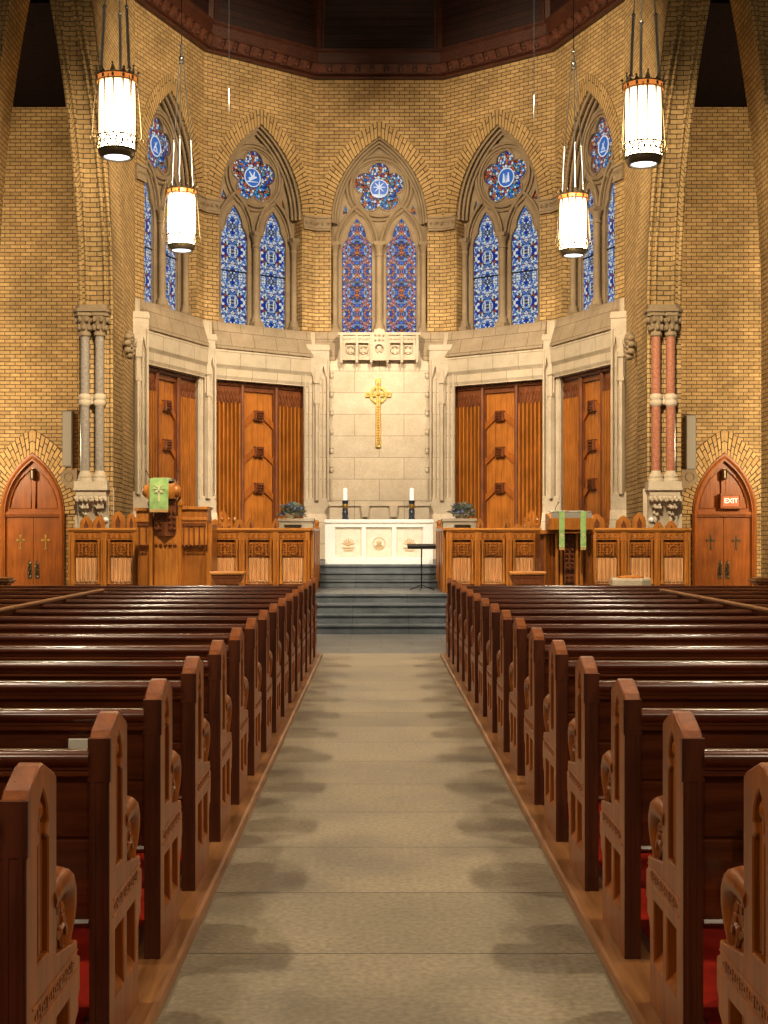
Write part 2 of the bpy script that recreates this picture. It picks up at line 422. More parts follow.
def ring_arch(mb, hw, zs, za, w, y0, y1, cx=0, n=26, base=None):
    """band of brick voussoirs round a pointed arch; UV runs radially so the joints point to the centres"""
    h = za-zs; r = (hw*hw+h*h)/(2*hw); a1 = math.asin(min(1, h/r))
    for sgn in (-1, 1):
        cc = cx+sgn*(hw-r)
        # outer ring meets its twin over the apex
        ao = math.acos(max(-1, min(1, (r-hw)/(r+w))))
        for i in range(n):
            t0, t1 = i/n, (i+1)/n
            q = []
            for t, rr, am in ((t0, r, a1), (t0, r+w, ao), (t1, r+w, ao), (t1, r, a1)):
                a = am*t; q.append((cc+sgn*rr*math.cos(a), zs+rr*math.sin(a)))
            L0, L1 = a1*t0*(r+w/2), a1*t1*(r+w/2)
            uv = [(0, L0), (w, L0), (w, L1), (0, L1)]
            mb.quad([(p[0], y0, p[1]) for p in q], uv)
            mb.quad([(q[1][0], y0, q[1][1]), (q[1][0], y1, q[1][1]), (q[2][0], y1, q[2][1]), (q[2][0], y0, q[2][1])])
            mb.quad([(q[0][0], y0, q[0][1]), (q[0][0], y1, q[0][1]), (q[3][0], y1, q[3][1]), (q[3][0], y0, q[3][1])], [(0, L0), (y1-y0, L0), (y1-y0, L1), (0, L1)])
def carve(mb, x0, x1, z0, z1, y, d=.02, nx=4, nz=3, rnd=R, axis='y'):
    """shallow carved foliage: small overlapping buds and curls standing proud of a face"""
    w = (x1-x0)/nx; h = (z1-z0)/nz
    for i in range(nx):
        for j in range(nz):
            cx = x0+(i+.5)*w; cz = z0+(j+.5)*h; r = min(w, h)*.42
            k = 5; ph = rnd.random()*6
            for q in range(k):
                a = ph+2*PI*q/k; a2 = a+.9
                p = [(cx, cz), (cx+r*math.cos(a), cz+r*math.sin(a)), (cx+r*.75*math.cos(a2), cz+r*.75*math.sin(a2))]
                ys = [y-d, y, y-d*.3]
                v = [(p[0][0], ys[0], p[0][1]), (p[1][0], ys[1]-d*.5, p[1][1]), (p[2][0], ys[2], p[2][1]), (p[1][0], y, p[1][1]), (p[2][0], y, p[2][1])]
                if axis == 'x': v = [(q_[1], q_[0], q_[2]) for q_ in v]
                mb.raw(v, [(0, 1, 2), (1, 3, 4, 2)])
# ================================================================== the building
D1 = 29.0; LF = 2.74
a1, a2 = math.radians(38), math.radians(70)
c1 = Vector((LF/2, D1)); c2 = c1+Vector((math.cos(a1), -math.sin(a1)))*LF; c3 = c2+Vector((math.cos(a2), -math.sin(a2)))*LF
DF = 21.6                                   # plane of the chancel arch front
XW = c3.x; XF = 4.26
# facets: (name side, middle point, rotation)
def facet(side):
    if side == 'centre': return ((0, D1), 0.0)
    s = -1 if 'left' in side else 1
    if 'inner' in side: m = (c1+c2)/2; a = a1
    else: m = (c2+c3)/2; a = a2
    return ((s*m.x, m.y), -s*a)
FAC = ['centre', 'left_inner', 'right_inner', 'left_outer', 'right_outer']
HW, ZS, ZA, ZB = 1.03, 8.27, 10.09, 5.90    # window arch: half width, springing, apex, sill
TOPW = 11.31

def window_glass_poly(cx):
    hw = .335
    half = [(hw, ZB+.02), (hw, 7.72), (.31, 7.84), (.24, 7.95), (.205, 8.0), (.20, 8.08), (.16, 8.20), (.09, 8.31)]
    return [(cx+x, z) for x, z in half]+[(cx, 8.42)]+[(cx-x, z) for x, z in half[::-1]]
def make_window(idx, side, rose_kind, glassmat):
    (mx, my), rz = facet(side)
    w = empty('window_%d' % idx, (mx, my, 0), rz, kind='structure')
    rose = foil(0, 9.07, .325, .232, 5, 80)
    lancets = [window_glass_poly(-.48), window_glass_poly(.48)]
    eyes = [[(s*.80, 8.50), (s*.64, 8.50), (s*.735, 8.70)] for s in (-1, 1)]
    tr = MB()
    tr.plate(arc_arch(0, HW+.005, ZS, ZA, base=ZB-.02), [rose]+lancets+eyes, 'y', .30, .42)
    # moulded orders stepping back from the wall face
    for off, y in ((.0, .07), (.05, .15), (.10, .22)):
        pts = [(x, y, z) for x, z in arc_arch(0, HW-.015-off, ZS, ZA-off*1.25, 16)]
        tr.tube(pts, .033, 6)
    for rr, y, t in ((.62, .25, .032), (.70, .27, .036), (.575, .28, .02)):
        tr.tube([(x, y, z) for x, z in circle(0, 9.07, rr, 40)], t, 6, closed=True)
    for s in (-1, 1):
        for hw_, za_, t, y in ((.44, 8.66, .038, .24), (.385, 8.56, .022, .28)):
            tr.tube([(x, y, z) for x, z in arc_arch(s*.48, hw_, 7.82, za_, 12)], t, 6)
    tr.tube([(x, .29, z) for x, z in rose], .018, 5, closed=True)
    for lp in lancets: tr.tube([(x, .29, z) for x, z in lp], .016, 5, closed=True)
    tr.build('stone_tracery', M['tan'], w, smooth=45)
    for sx in (-.955, 0, .955):
        c = MB(); r = .062 if sx else .07; y = .20
        c.lathe([(r*1.7, ZB), (r*1.7, ZB+.12), (r*1.45, ZB+.15), (r*1.5, ZB+.19), (r, ZB+.25), (r, 7.56), (r*1.25, 7.58), (r*1.25, 7.61), (r*1.02, 7.63),
                 (r*1.35, 7.74), (r*1.75, 7.79), (r*1.75, 7.86), (0, 7.86)], sx, y, 14)
        c.box(sx-r*1.7, sx+r*1.7, y-r*1.7, .31, ZB, ZB+.1); c.box(sx-r*1.7, sx+r*1.7, y-r*1.7, .31, 7.80, 7.88)
        c.build('colonnette', M['tan'], w, smooth=40)
    for cx, lp in zip((-.48, .48), lancets):
        g = MB()
        pts = [Vector(p) for p in lp]; n = len(pts)
        vo, eo, fo, *_ = delaunay_2d_cdt(pts, [(i, (i+1) % n) for i in range(n)], [], 0, 1e-6)
        for f in fo:
            c = (vo[f[0]]+vo[f[1]]+vo[f[2]])/3
            if inside(c, lp): g.quad([(vo[i].x, .36, vo[i].y) for i in f], [(vo[i].x-cx, vo[i].y-ZB) for i in f])
        gl = g.build('leaded_light', M[glassmat], w)
        b = MB(); b.box(cx-.335, cx+.335, .335, .355, 7.03, 7.06)
        b.build('saddle_bar', M['black'], gl)
    g = MB()
    n = len(rose)
    for i in range(n):
        p, q = rose[i], rose[(i+1) % n]
        g.quad([(0, .36, 9.07), (p[0], .36, p[1]), (q[0], .36, q[1])], [(0, 0), (p[0], p[1]-9.07), (q[0], q[1]-9.07)])
    rg = g.build('rose_light', M['sg_r'], w)
    md = MB(); md.lathe([(.19, 0), (.19, .012), (0, .012)], 0, 0, 28)
    o = md.build('medallion', M['sg_m'], rg); o.rotation_euler.x = PI/2; o.location = (0, .355, 9.07)
    rim = MB(); rim.tube([(x, .343, z) for x, z in circle(0, 9.07, .19, 28)], .012, 5, closed=True)
    rim.build('medallion_rim', M['sg_w'], rg)
    s = MB(); y = .338
    def blade(x0, z0, x1, z1, wd):
        d = Vector((x1-x0, z1-z0)); nn = Vector((-d.y, d.x)).normalized()*wd
        s.quad([(x0-nn.x, y, 9.07+z0-nn.y), (x1-nn.x*.4, y, 9.07+z1-nn.y*.4), (x1+nn.x*.4, y, 9.07+z1+nn.y*.4), (x0+nn.x, y, 9.07+z0+nn.y)])
    if rose_kind == 0:      # rayed cross over waves
        for a in range(8):
            an = PI/4*a; blade(0, .03, .13*math.cos(an), .03+.13*math.sin(an), .016)
        blade(0, -.17, 0, .03, .018); blade(-.15, -.14, .15, -.14, .02); blade(-.12, -.17, .12, -.17, .016)
    elif rose_kind == 1:    # descending bird
        blade(-.09, -.05, .10, .02, .04); blade(0, 0, -.08, .12, .028); blade(.02, 0, .05, .13, .026); blade(-.13, -.10, .14, -.08, .014)
    elif rose_kind == 2:    # two upright tablets
        blade(-.055, -.1, -.06, .09, .035); blade(.05, -.1, .055, .10, .035); blade(0, -.12, 0, .05, .012)
    else:
        blade(-.06, -.06, .05, .09, .025); blade(.05, -.08, -.04, .07, .02); blade(-.1, -.09, .1, -.11, .018)
    s.build('medallion_figure', M['sg_w'], rg)
    e = MB()
    for k, t in enumerate(eyes): e.quad([(x, .36, z) for x, z in t])
    e.build('eyelet_glass', M['sg_r'], w)
for i, (sd, rk, gm) in enumerate((('centre', 0, 'sg_c'), ('left_inner', 1, 'sg_s'), ('right_inner', 2, 'sg_s'), ('left_outer', 3, 'sg_s'), ('right_outer', 3, 'sg_s'))):
    make_window(i+1, sd, rk, gm)

for side in FAC:
    (mx, my), rz = facet(side); h = LF/2
    w = MB()
    w.plate([(-h, ZB), (h, ZB), (h, TOPW+.6), (-h, TOPW+.6)], [arc_arch(0, HW, ZS, ZA, base=ZB+.001)], 'y', 0, .5)
    struct(w.build('wall_apse_'+side, M['brick'], None, loc=(mx, my, 0), rotz=rz))
    v = MB(); ring_arch(v, HW, ZS, ZA, .31, -.012, .14)
    struct(v.build('trim_brick_arch', M['voussoir'], None, loc=(mx, my, 0), rotz=rz, fix=False))
    t = MB()
    for s in (-1, 1):
        xa, xb = s*(HW+.01), s*(h+.01)
        t.box(xa, xb, -.05, .02, 8.12, 8.34); t.box(xa, xb, -.075, .02, 8.33, 8.37); t.box(xa, xb, -.065, .02, 8.07, 8.11)
        carve(t, min(xa, xb), max(xa, xb), 8.13, 8.32, -.05, .03, 3, 1)
    struct(t.build('trim_impost', M['tan'], None, loc=(mx, my, 0), rotz=rz))
    if side == 'centre':
        w = MB(); w.box(-h, h, .0, .4, 0, ZB)
        struct(w.build('wall_apse_centre_lower', M['ashlar'], None, loc=(mx, my, 0), rotz=rz))
        s = MB(); s.box(-h, h, -.03, .3, ZB-.14, ZB); s.box(-h, h, -.015, .02, 5.3, ZB-.14)
        struct(s.build('trim_sill', M['tanblock'], None, loc=(mx, my, 0), rotz=rz))
    else:
        w = MB(); w.plate([(-h, 0), (h, 0), (h, ZB), (-h, ZB)], [[(-1.27, 1.0), (1.27, 1.0), (1.27, 4.72), (-1.27, 4.72)]], 'y', 0, .55)
        struct(w.build('wall_apse_%s_lower' % side, M['lintel'], None, loc=(mx, my, 0), rotz=rz))
        s = MB(); s.prism([(.0, ZB), (-.06, ZB-.02), (-.06, ZB-.09), (-.20, 5.36), (-.20, 5.34), (0, 5.34)], 'x', -h+.17, h-.17)
        struct(s.build('trim_sill', M['tanblock'], None, loc=(mx, my, 0), rotz=rz))
        s = MB(); s.prism([(0, 5.34), (-.15, 5.34), (-.17, 5.30), (-.17, 5.02), (-.13, 4.96), (-.13, 4.80), (-.10, 4.74), (-.10, 4.72), (0, 4.72)], 'x', -h+.17, h-.17)
        struct(s.build('trim_lintel', M['lintel'], None, loc=(mx, my, 0), rotz=rz))

# ---------------------------------------------------------------- cornice and vault
ring = [Vector((-XF-.60, DF+.05)), Vector((-XW, c3.y)), Vector((-c2.x, c2.y)), Vector((-c1.x, c1.y)), Vector((c1.x, c1.y)), Vector((c2.x, c2.y)), Vector((XW, c3.y)), Vector((XF+.60, DF+.05))]
def inset(pts, d):
    """offset the open ring towards the room"""
    out = []
    n = len(pts)
    for i, p in enumerate(pts):
        ns = []
        for a, b in ((i-1, i), (i, i+1)):
            if a < 0 or b >= n: continue
            t = (pts[b]-pts[a]).normalized(); ns.append(Vector((t.y, -t.x)))
        m = ns[0] if len(ns) == 1 else (ns[0]+ns[1]).normalized()
        k = d/(m.dot(ns[0])); out.append(p+m*k)
    return out
def sweep(mb, prof):
    rows = [[(q.x, q.y, z) for q in inset(ring, d)] for d, z in prof]
    for r0, r1 in zip(rows, rows[1:]):
        for i in range(len(ring)-1): mb.quad([r0[i], r0[i+1], r1[i+1], r1[i]])
cz = TOPW
cn = MB()
sweep(cn, [(0, cz), (.09, cz), (.11, cz+.03), (.09, cz+.06), (.07, cz+.07), (.12, cz+.09), (.20, cz+.26), (.24, cz+.27), (.24, cz+.31), (.20, cz+.33), (.22, cz+.50), (.27, cz+.54), (.27, cz+.58), (-.1, cz+.62)])
cor = empty('ceiling_cornice', kind='structure')
cn.build('cornice_moulding', M['cornice'], cor, fix=False)
bk = MB()
for i in range(len(ring)-1):
    p, q = ring[i], ring[i+1]; t = (q-p).normalized(); nrm = Vector((t.y, -t.x)); ln = (q-p).length; k = max(3, round(ln/.31))
    for j in range(k):
        c = p+t*((j+.5)*ln/k); w = ln/k*.30
        def Q(u, d, z): v = c+t*u+nrm*d; return (v.x, v.y, z)
        bk.raw([Q(-w, .06, cz+.09), Q(w, .06, cz+.09), Q(w, .15, cz+.10), Q(-w, .15, cz+.10), Q(-w, .10, cz+.26), Q(w, .10, cz+.26), Q(w, .26, cz+.25), Q(-w, .26, cz+.25)],
               [(0,1,2,3),(4,7,6,5),(0,4,5,1),(1,5,6,2),(2,6,7,3),(3,7,4,0)])
        bk.ball(Q(ln/k*.5, .16, cz+.17), .05, 6, 4)
bk.build('carved_blocks', m_plain('red_carved_blocks', (.085, .024, .010), .5, vary=.5), cor)
# boarded vault rising from the cornice, ribs at the corners
vt = MB()
base_ = inset(ring, .12); apex = Vector((0, 22.8))
def vp(i, t):
    b = base_[i]; e = math.sin(t*PI/2)
    return (b.x+(apex.x-b.x)*(1-math.cos(t*PI/2)), b.y+(apex.y-b.y)*(1-math.cos(t*PI/2)), cz+.5+5.0*e)
for i in range(len(base_)-1):
    w = (base_[i+1]-base_[i]).length
    for j in range(10):
        t0, t1 = j/10, (j+1)/10; z0, z1 = 6.5*t0, 6.5*t1
        vt.quad([vp(i, t0), vp(i+1, t0), vp(i+1, t1), vp(i, t1)], [(0, z0), (w, z0), (w, z1), (0, z1)])
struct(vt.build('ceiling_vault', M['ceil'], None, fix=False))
rb = empty('ceiling_ribs', kind='structure')
for i in range(1, len(base_)-1):
    r = MB(); pts = [vp(i, j/12) for j in range(12)]
    r.tube(pts, .11, 6)
    for dx in (-.13, .13): r.tube([(x+dx, y-.02, z) for x, y, z in pts], .035, 5)
    r.build('rib', M['cornice'], rb)
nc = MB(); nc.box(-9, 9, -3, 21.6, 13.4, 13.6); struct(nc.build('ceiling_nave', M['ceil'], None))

# ---------------------------------------------------------------- chancel arch front with the two narrow side arches
OX0, OX1 = 4.80, 6.33; OC = (OX0+OX1)/2; OH = (OX1-OX0)/2; OZ, OA = 5.15, 11.55
def lean(z):
    """how far the side arch curve has moved outwards at height z"""
    if z <= OZ: return 0
    r = (OH*OH+(OA-OZ)**2)/(2*OH); return r-math.sqrt(max(0, r*r-(z-OZ)**2))
for s, nm in ((-1, 'left'), (1, 'right')):
    w = MB()
    hole = [(s*x, z) for x, z in arc_arch(OC, OH, OZ, OA, 18, base=.001)]
    # inner edge of this wall follows the arch's outer curve
    zs = [OZ+i*(6.4)/14 for i in range(15)]
    inner = [(s*(XF+.012), 0), (s*(XF+.012), OZ)]+[(s*(XF+.012+lean(z)*.75), z) for z in zs[1:]]
    w.plate(inner+[(s*9.0, zs[-1]), (s*9.0, 0)], [hole], 'y', DF, DF+.95 if False else DF+.9)
    struct(w.build('wall_%s_crossing' % nm, M['brick'], None))
    # return wall between the crossing and the apse, a ruled face
    w = MB(); rows = [0, OZ]+zs[1:]+[TOPW+.7]
    for z0, z1 in zip(rows, rows[1:]):
        n = 8
        for k in range(n):
            t0, t1 = k/n, (k+1)/n
            def q(t, z): return (s*(XF+(XW-XF)*t+min(lean(z), lean(zs[-1]))*.75*(1-t)), DF+(c3.y-DF)*t, z)
            u0, u1 = t0*(c3.y-DF), t1*(c3.y-DF)
            w.quad([q(t0, z0), q(t1, z0), q(t1, z1), q(t0, z1)], [(u0, z0), (u1, z0), (u1, z1), (u0, z1)])
    struct(w.build('wall_%s_chancel' % nm, M['brick'], None, fix=False))
    # moulded orders of the side arch: rolls and a second ring of brick
    v = MB(); ring_arch(v, OH, OZ, OA, .10, DF-.03, DF+.10, cx=s*OC, n=40)
    struct(v.build('trim_side_arch', M['voussoir'], None, fix=False))
    v = MB()
    for off, t in ((.03, .035), (.13, .028), (.42, .03), (.52, .035)):
        pts = [(s*p[0], DF-.02, p[1]) for p in arc_arch(OC, OH+off, OZ, OA+off*2.2, 26)]
        v.tube(pts, t, 6)
        if off > .3: v.tube([(s*(OC-OH-off), DF-.02, 0), (s*(OC-OH-off), DF-.02, OZ)], t, 6)
    struct(v.build('trim_roll_moulding', M['brick'], None, smooth=50))
    # aisle wall behind, with the pointed door
    DD = 28.0
    dxc = PX(33, DD) if s < 0 else PX(724.5, DD)
    dh, dzs, dza = .665, 2.0, 3.27
    w = MB(); w.plate([(s*4.9, 0), (s*9.5, 0), (s*9.5, 10.41), (s*4.9, 10.41)], [arc_arch(dxc, dh, dzs, dza, base=.001)], 'y', DD, DD+.4)
    struct(w.build('wall_%s_aisle_back' % nm, M['brick'], None))
    v = MB(); ring_arch(v, dh, dzs, dza, .42, DD-.03, DD+.05, cx=dxc, n=18)
    struct(v.build('trim_door_arch', M['voussoir_door'], None, fix=False))
    c = MB(); c.box(s*4.88, s*9.5, DF+.95, DD+.3, 10.42, 10.6)
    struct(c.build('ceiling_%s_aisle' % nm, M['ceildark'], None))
    # door
    d = empty('door_%d' % (1 if s < 0 else 2), (dxc, DD, 0), 0, kind='structure')
    f = MB(); f.plate(arc_arch(0, dh-.003, dzs, dza-.006, base=.004), [arc_arch(0, dh-.10, dzs, dza-.17, base=.01)], 'y', -.05, .22)
    f.tube([(x, -.05, z) for x, z in arc_arch(0, dh-.05, dzs, dza-.09, base=.02)], .028, 6)
    f.build('door_frame', M['door'], d, smooth=40)
    f = MB(); panels = []
    for q in (-1, 1):
        pp = [(q*x, z) for x, z in [(.045, 2.12), (.50, 2.12), (.47, 2.32), (.40, 2.52), (.30, 2.70), (.17, 2.84), (.045, 2.95)]]
        panels.append(pp)
    f.plate(arc_arch(0, dh-.10, dzs+.03, dza-.17, base=2.0), panels, 'y', .06, .12); f.box(-.5, .5, .10, .13, 2.05, 2.9)
    for pp in panels: f.tube([(x, .06, z) for x, z in pp], .014, 5, closed=True)
    f.build('tympanum', M['door'], d, smooth=40)
    f = MB(); f.box(-dh+.1, dh-.1, .0, .14, 1.95, 2.05); f.box(-dh+.1, dh-.1, -.03, .02, 1.99, 2.02); f.build('transom', M['door'], d)
    for q in (-1, 1):
        lf = MB(); lf.box(q*.004, q*(dh-.10), .05, .11, .02, 1.95); lo = lf.build('door_leaf', M['door'], d, bevel=.004)
        x = q*.26; zc = 1.42
        cr = MB(); cr.box(x-.012, x+.012, .035, .05, zc-.13, zc+.13); cr.box(x-.07, x+.07, .035, .05, zc+.03, zc+.055)
        for ex, ez in ((0, .13), (-.07, .042), (.07, .042), (0, -.13)): cr.lathe([(.024, -.006), (.024, .006)], 0, 0, 8) if False else cr.box(x+ex-.022, x+ex+.022, .033, .05, zc+ez-.022, zc+ez+.022)
        cr.build('door_cross', M['brass'] if s < 0 else M['bronze'], lo)
        hd = MB(); x = q*.075
        hd.plate([(x-.045, .62), (x+.045, .62), (x+.05, .72), (x+.04, .93), (x, 1.0), (x-.04, .93), (x-.05, .72)], [], 'y', .035, .05)
        hd.tube([(x, .03, .70), (x, -.01, .73), (x, -.01, .88), (x, .03, .91)], .014, 6)
        for k in range(5): hd.ball((x+(-1)**k*.025, .035, .66+.07*k), .018, 6, 4)
        # handles sit a little below the crosses
        ho = hd.build('door_handle', M['bronze'], lo); ho.location.z = .05
    lm = MB(); lm.lathe([(.02, 2.93), (.055, 2.90), (.055, 2.74), (.03, 2.71), (0, 2.71)], 0, -.02, 10); lm.box(-.02, .02, -.02, .06, 2.92, 2.95)
    lm.build('door_lantern', M['bronze'], d)

# exit sign on the right-hand door
xs = PX(732, 27.9)
t = empty('exit_sign', (xs, 27.985, PZ(501, 27.9)), label='small lit sign reading EXIT on the arched door', cat='sign')
b = MB(); b.plate([(-.22, -.155), (.22, -.155), (.22, .155), (-.22, .155)], [[(-.17, -.105), (.17, -.105), (.17, .105), (-.17, .105)]], 'y', -.06, .10); b.build('sign_frame', M['door'], t)
b = MB(); b.box(-.17, .17, -.04, .05, -.105, .105); b.build('sign_face', M['signred'], t)
cu = bpy.data.curves.new('exit_text', 'FONT'); cu.body = 'EXIT'; cu.size = .14; cu.align_x = 'CENTER'; cu.align_y = 'CENTER'; cu.extrude = .004; cu.offset = .001
tx = bpy.data.objects.new('exit_text', cu); C.objects.link(tx)
dg = bpy.context.evaluated_depsgraph_get(); me = bpy.data.meshes.new_from_object(tx.evaluated_get(dg)); bpy.data.objects.remove(tx)
me.materials.clear(); me.materials.append(M['signwhite'])
tx = bpy.data.objects.new('sign_letters', me); C.objects.link(tx); tx.parent = t; tx.location = (0, -.046, 0); tx.rotation_euler.x = PI/2

# ---------------------------------------------------------------- stone pilasters at the corners of the apse
def pilaster(x, y, rz, label, wd=.54):
    t = empty('trim_pilaster', (x, y, 0), rz, kind='structure')
    h = wd/2; zt = 5.54
    s = MB(); s.box(-h, h, -.16, .12, 0, zt)
    s.build('shaft', M['ashlar'], t)
    s = MB()
    nic = []
    nw = h*.27; nc_ = h*.54
    for q in (-1, 1):
        cx = q*nc_
        nic.append([(cx-nw, 2.35), (cx+nw, 2.35), (cx+nw, 4.90), (cx+nw*.5, 5.0), (cx, 5.16), (cx-nw*.5, 5.0), (cx-nw, 4.90)])
    s.plate([(-h, 2.0), (h, 2.0), (h, zt), (-h, zt)], nic, 'y', -.24, -.155)
    for q in (-1, 1):
        s.tube([(q*nc_, -.19, 2.35), (q*nc_, -.19, 4.9)], .022, 6)
        s.tube([(q*(h-.03), -.25, 2.3), (q*(h-.03), -.25, 5.3)], .02, 6)
    s.build('niche_panel', M['stone'], t)
    s = MB(); s.prism([(-.055, -.24), (.055, -.24), (.03, -.31), (-.03, -.31)], 'z', 2.3, 4.35)
    s.tube([(-.02, -.31, 2.3), (-.02, -.31, 4.3)], .012, 5); s.tube([(.02, -.31, 2.3), (.02, -.31, 4.3)], .012, 5)
    s.box(-.06, .06, -.32, -.24, 4.35, 4.42); s.box(-.04, .04, -.29, -.24, 4.42, 4.78)
    s.box(-.06, .06, -.32, -.24, 4.78, 4.85); s.raw([(-.055,-.24,4.85),(.055,-.24,4.85),(.055,-.3,4.85),(-.055,-.3,4.85),(0,-.25,5.14)], [(0,1,2,3),(0,4,1),(1,4,2),(2,4,3),(3,4,0)])
    s.build('canopied_rib', M['stone'], t, smooth=30)
    s = MB(); s.box(-h-.012, h+.012, -.255, .1, zt-.05, zt+.03); s.box(-h, h, -.245, .1, zt+.03, zt+.07)
    s.build('cap', M['stone'], t)
    s = MB(); s.box(-h-.02, h+.02, -.29, .1, 0, 1.75); s.prism([(-.29, 1.75), (-.28, 1.82), (-.26, 1.90), (-.245, 2.02), (.1, 2.02), (.1, 1.75)], 'x', -h-.01, h+.01)
    s.build('plinth', M['ashlar'], t)
    return t
for s, nm in ((-1, 'left'), (1, 'right')):
    sd = 'pulpit' if s < 0 else 'lectern'
    pilaster(s*c1.x, c1.y-.02, -s*a1*.25, 'pale stone pilaster edging the altar wall, on the %s side' % sd)
    pilaster(s*(c2.x+.07), c2.y+.06, -s*(a1+a2)/2*.7, 'pale stone pilaster between the two oak screens on the %s side' % sd, .42)
    pilaster(s*(c3.x-.0), c3.y-.05, -s*(a2*.35), 'pale stone pilaster against the brick wall behind the %s' % sd, .40)

# ---------------------------------------------------------------- oak screens in the four side bays
def screen(side, label, bosses=3):
    (mx, my), rz = facet(side)
    t = empty('oak_screen', (mx, my, 0), rz, label=label, cat='wooden screen', group='oak screens in the bays of the apse')
    z0, z1 = 1.10, 4.70; y = .12
    xs = (-1.25, -.42, .42, 1.25)
    for k in (0, 2):
        p = MB(); xa, xb = xs[k], xs[k+1]
        p.box(xa, xb, y+.06, y+.10, z0, z1-.1)
        n = 8; w = (xb-xa-.06)/n
        for i in range(n):
            cx = xa+.03+(i+.5)*w; p.prism([(cx-w*.20, y+.06), (cx-w*.16, y-.07), (cx+w*.16, y-.07), (cx+w*.20, y+.06)], 'z', z0+.5, z1-.42)
        po = p.build('fluted_panel', M['screen'], t)
        c = MB(); c.box(xa+.02, xb-.02, y-.02, y+.06, z1-.42, z1-.16); n = 5; w = (xb-xa-.04)/n
        for i in range(n):
            cx = xa+.02+(i+.5)*w; c.tube([(cx-w*.45, y-.03, z1-.41), (cx, y-.03, z1-.18), (cx+w*.45, y-.03, z1-.41)], .014, 5)
            c.tube([(cx-w*.45, y-.03, z1-.18), (cx, y-.03, z1-.41), (cx+w*.45, y-.03, z1-.18)], .012, 5)
        c.build('carved_band', M['oakdark'], po)
        c = MB(); c.prism([(xa+.1, z0+.62), (xa+.2, z0+.80), (xa+.37, z0+1.0), (xa+.52, z0+.80), (xa+.63, z0+.62)], 'y', y-.05, y-.02); carve(c, xa+.12, xb-.12, z0+.6, z0+.85, y-.05, .03, 4, 2)
        c.build('carved_crest', M['screen'], po)
    c = MB(); c.box(xs[1], xs[2], y+.03, y+.08, z0, z1-.1)
    for i in range(1, 6): c.box(xs[1]+i*.14-.004, xs[1]+i*.14+.004, y+.02, y+.03, z0, z1-.1)
    co = c.build('centre_panel', M['screen'], t)
    for z in (4.05, 3.30, 2.55)[:bosses]:
        b = MB(); b.box(-.11, .11, y-.06, y+.03, z-.11, z+.11); b.tube([(-.09, y-.06, z-.09), (.09, y-.06, z-.09), (.09, y-.06, z+.09), (-.09, y-.06, z+.09)], .018, 5, closed=True)
        carve(b, -.08, .08, z-.08, z+.08, y-.06, .06, 3, 3)
        bo = b.build('carved_boss', M['oakdark'], co, bevel=.006)
        for q in (-1, 1):
            b = MB(); b.prism([(q*.11, z+.08), (q*.11, z-.06), (q*.38, z-.28), (q*.38, z-.14)], 'y', y-.02, y+.03)
            b.build('shadow_chevron', M['door'], co)  # darker wood stands in for the slanted shadow beside each boss
    for x in (-.42, .42):
        p = MB(); p.tube([(x, y-.04, z0), (x, y-.04, z1+.10)], .045, 8); p.box(x-.06, x+.06, y-.02, y+.08, z0, z1); p.ball((x, y-.04, z1+.13), .06, 8, 6)
        p.lathe([(.06, z0), (.065, z0+.1), (.045, z0+.2)], x, y-.04, 10)
        p.build('post', M['oakdark'], t, smooth=40)
    p = MB(); p.box(-1.26, 1.26, y-.02, y+.1, z1-.16, z1); p.box(-1.26, 1.26, y-.07, y, z1-.06, z1-.01)
    n = 30
    for i in range(n): x = -1.24+i*2.48/(n-1); p.box(x-.02, x+.02, y-.075, y-.03, z1-.01, z1+.015)
    p.build('top_rail', M['oakdark'], t)
    p = MB(); p.box(-1.26, 1.26, y-.03, y+.1, z0-.02, z0+.16); p.build('base_rail', M['screen'], t)
screen('left_inner', 'tall fluted oak screen just left of the altar, under a stained window')
screen('right_inner', 'tall fluted oak screen just right of the altar, under a stained window')
screen('left_outer', 'tall oak screen seen at a slant behind the pulpit')
screen('right_outer', 'tall oak screen seen at a slant behind the lectern')

# ---------------------------------------------------------------- reredos
t = empty('stone_reredos', (0, D1, 0), label='pale stone reredos with a carved frieze behind the altar', cat='reredos')
s = MB()
out = [(-1.06, 1.0), (1.06, 1.0), (1.06, 5.20), (1.02, 5.24), (.93, 5.28), (.88, 5.36), (.86, 5.50), (-.86, 5.50), (-.88, 5.36), (-.93, 5.28), (-1.02, 5.24), (-1.06, 5.20)]
s.prism(out, 'y', -.16, 0); s.build('slab', M['ashlar'], t)
s = MB()
cells = [(-.72, -.50), (-.44, -.23), (.23, .44), (.50, .72)]
s.plate([(-.84, 5.28), (.84, 5.28), (.84, 5.84), (-.84, 5.84)], [[(a, 5.36), (b_, 5.36), (b_, 5.64), (a, 5.64)] for a, b_ in cells], 'y', -.30, -.17)
s.box(-.84, .84, -.22, -.16, 5.28, 5.84); s.box(-.87, .87, -.33, -.16, 5.80, 5.86)
for x in (-.80, -.475, -.17, .17, .475, .80):
    s.box(x-.025, x+.025, -.35, -.28, 5.22, 5.80); s.raw([(x-.03,-.28,5.22),(x+.03,-.28,5.22),(x,-.35,5.22),(x,-.28,5.10)], [(0,1,2),(0,3,1),(1,3,2),(2,3,0)])
carve(s, -.80, -.22, 5.67, 5.78, -.30, .02, 8, 1); carve(s, .22, .80, 5.67, 5.78, -.30, .02, 8, 1)
fr = s.build('carved_frieze', M['stone'], t)
for k, (a, b_) in enumerate(cells):
    e = MB(); cx = (a+b_)/2; carve(e, a+.02, b_-.02, 5.38, 5.62, -.22, .05, 2, 2); e.tube([(x, -.235, z) for x, z in circle(cx, 5.5, .085, 16)], .014, 5, closed=True)
    e.build('carved_square', M['stone'], fr)
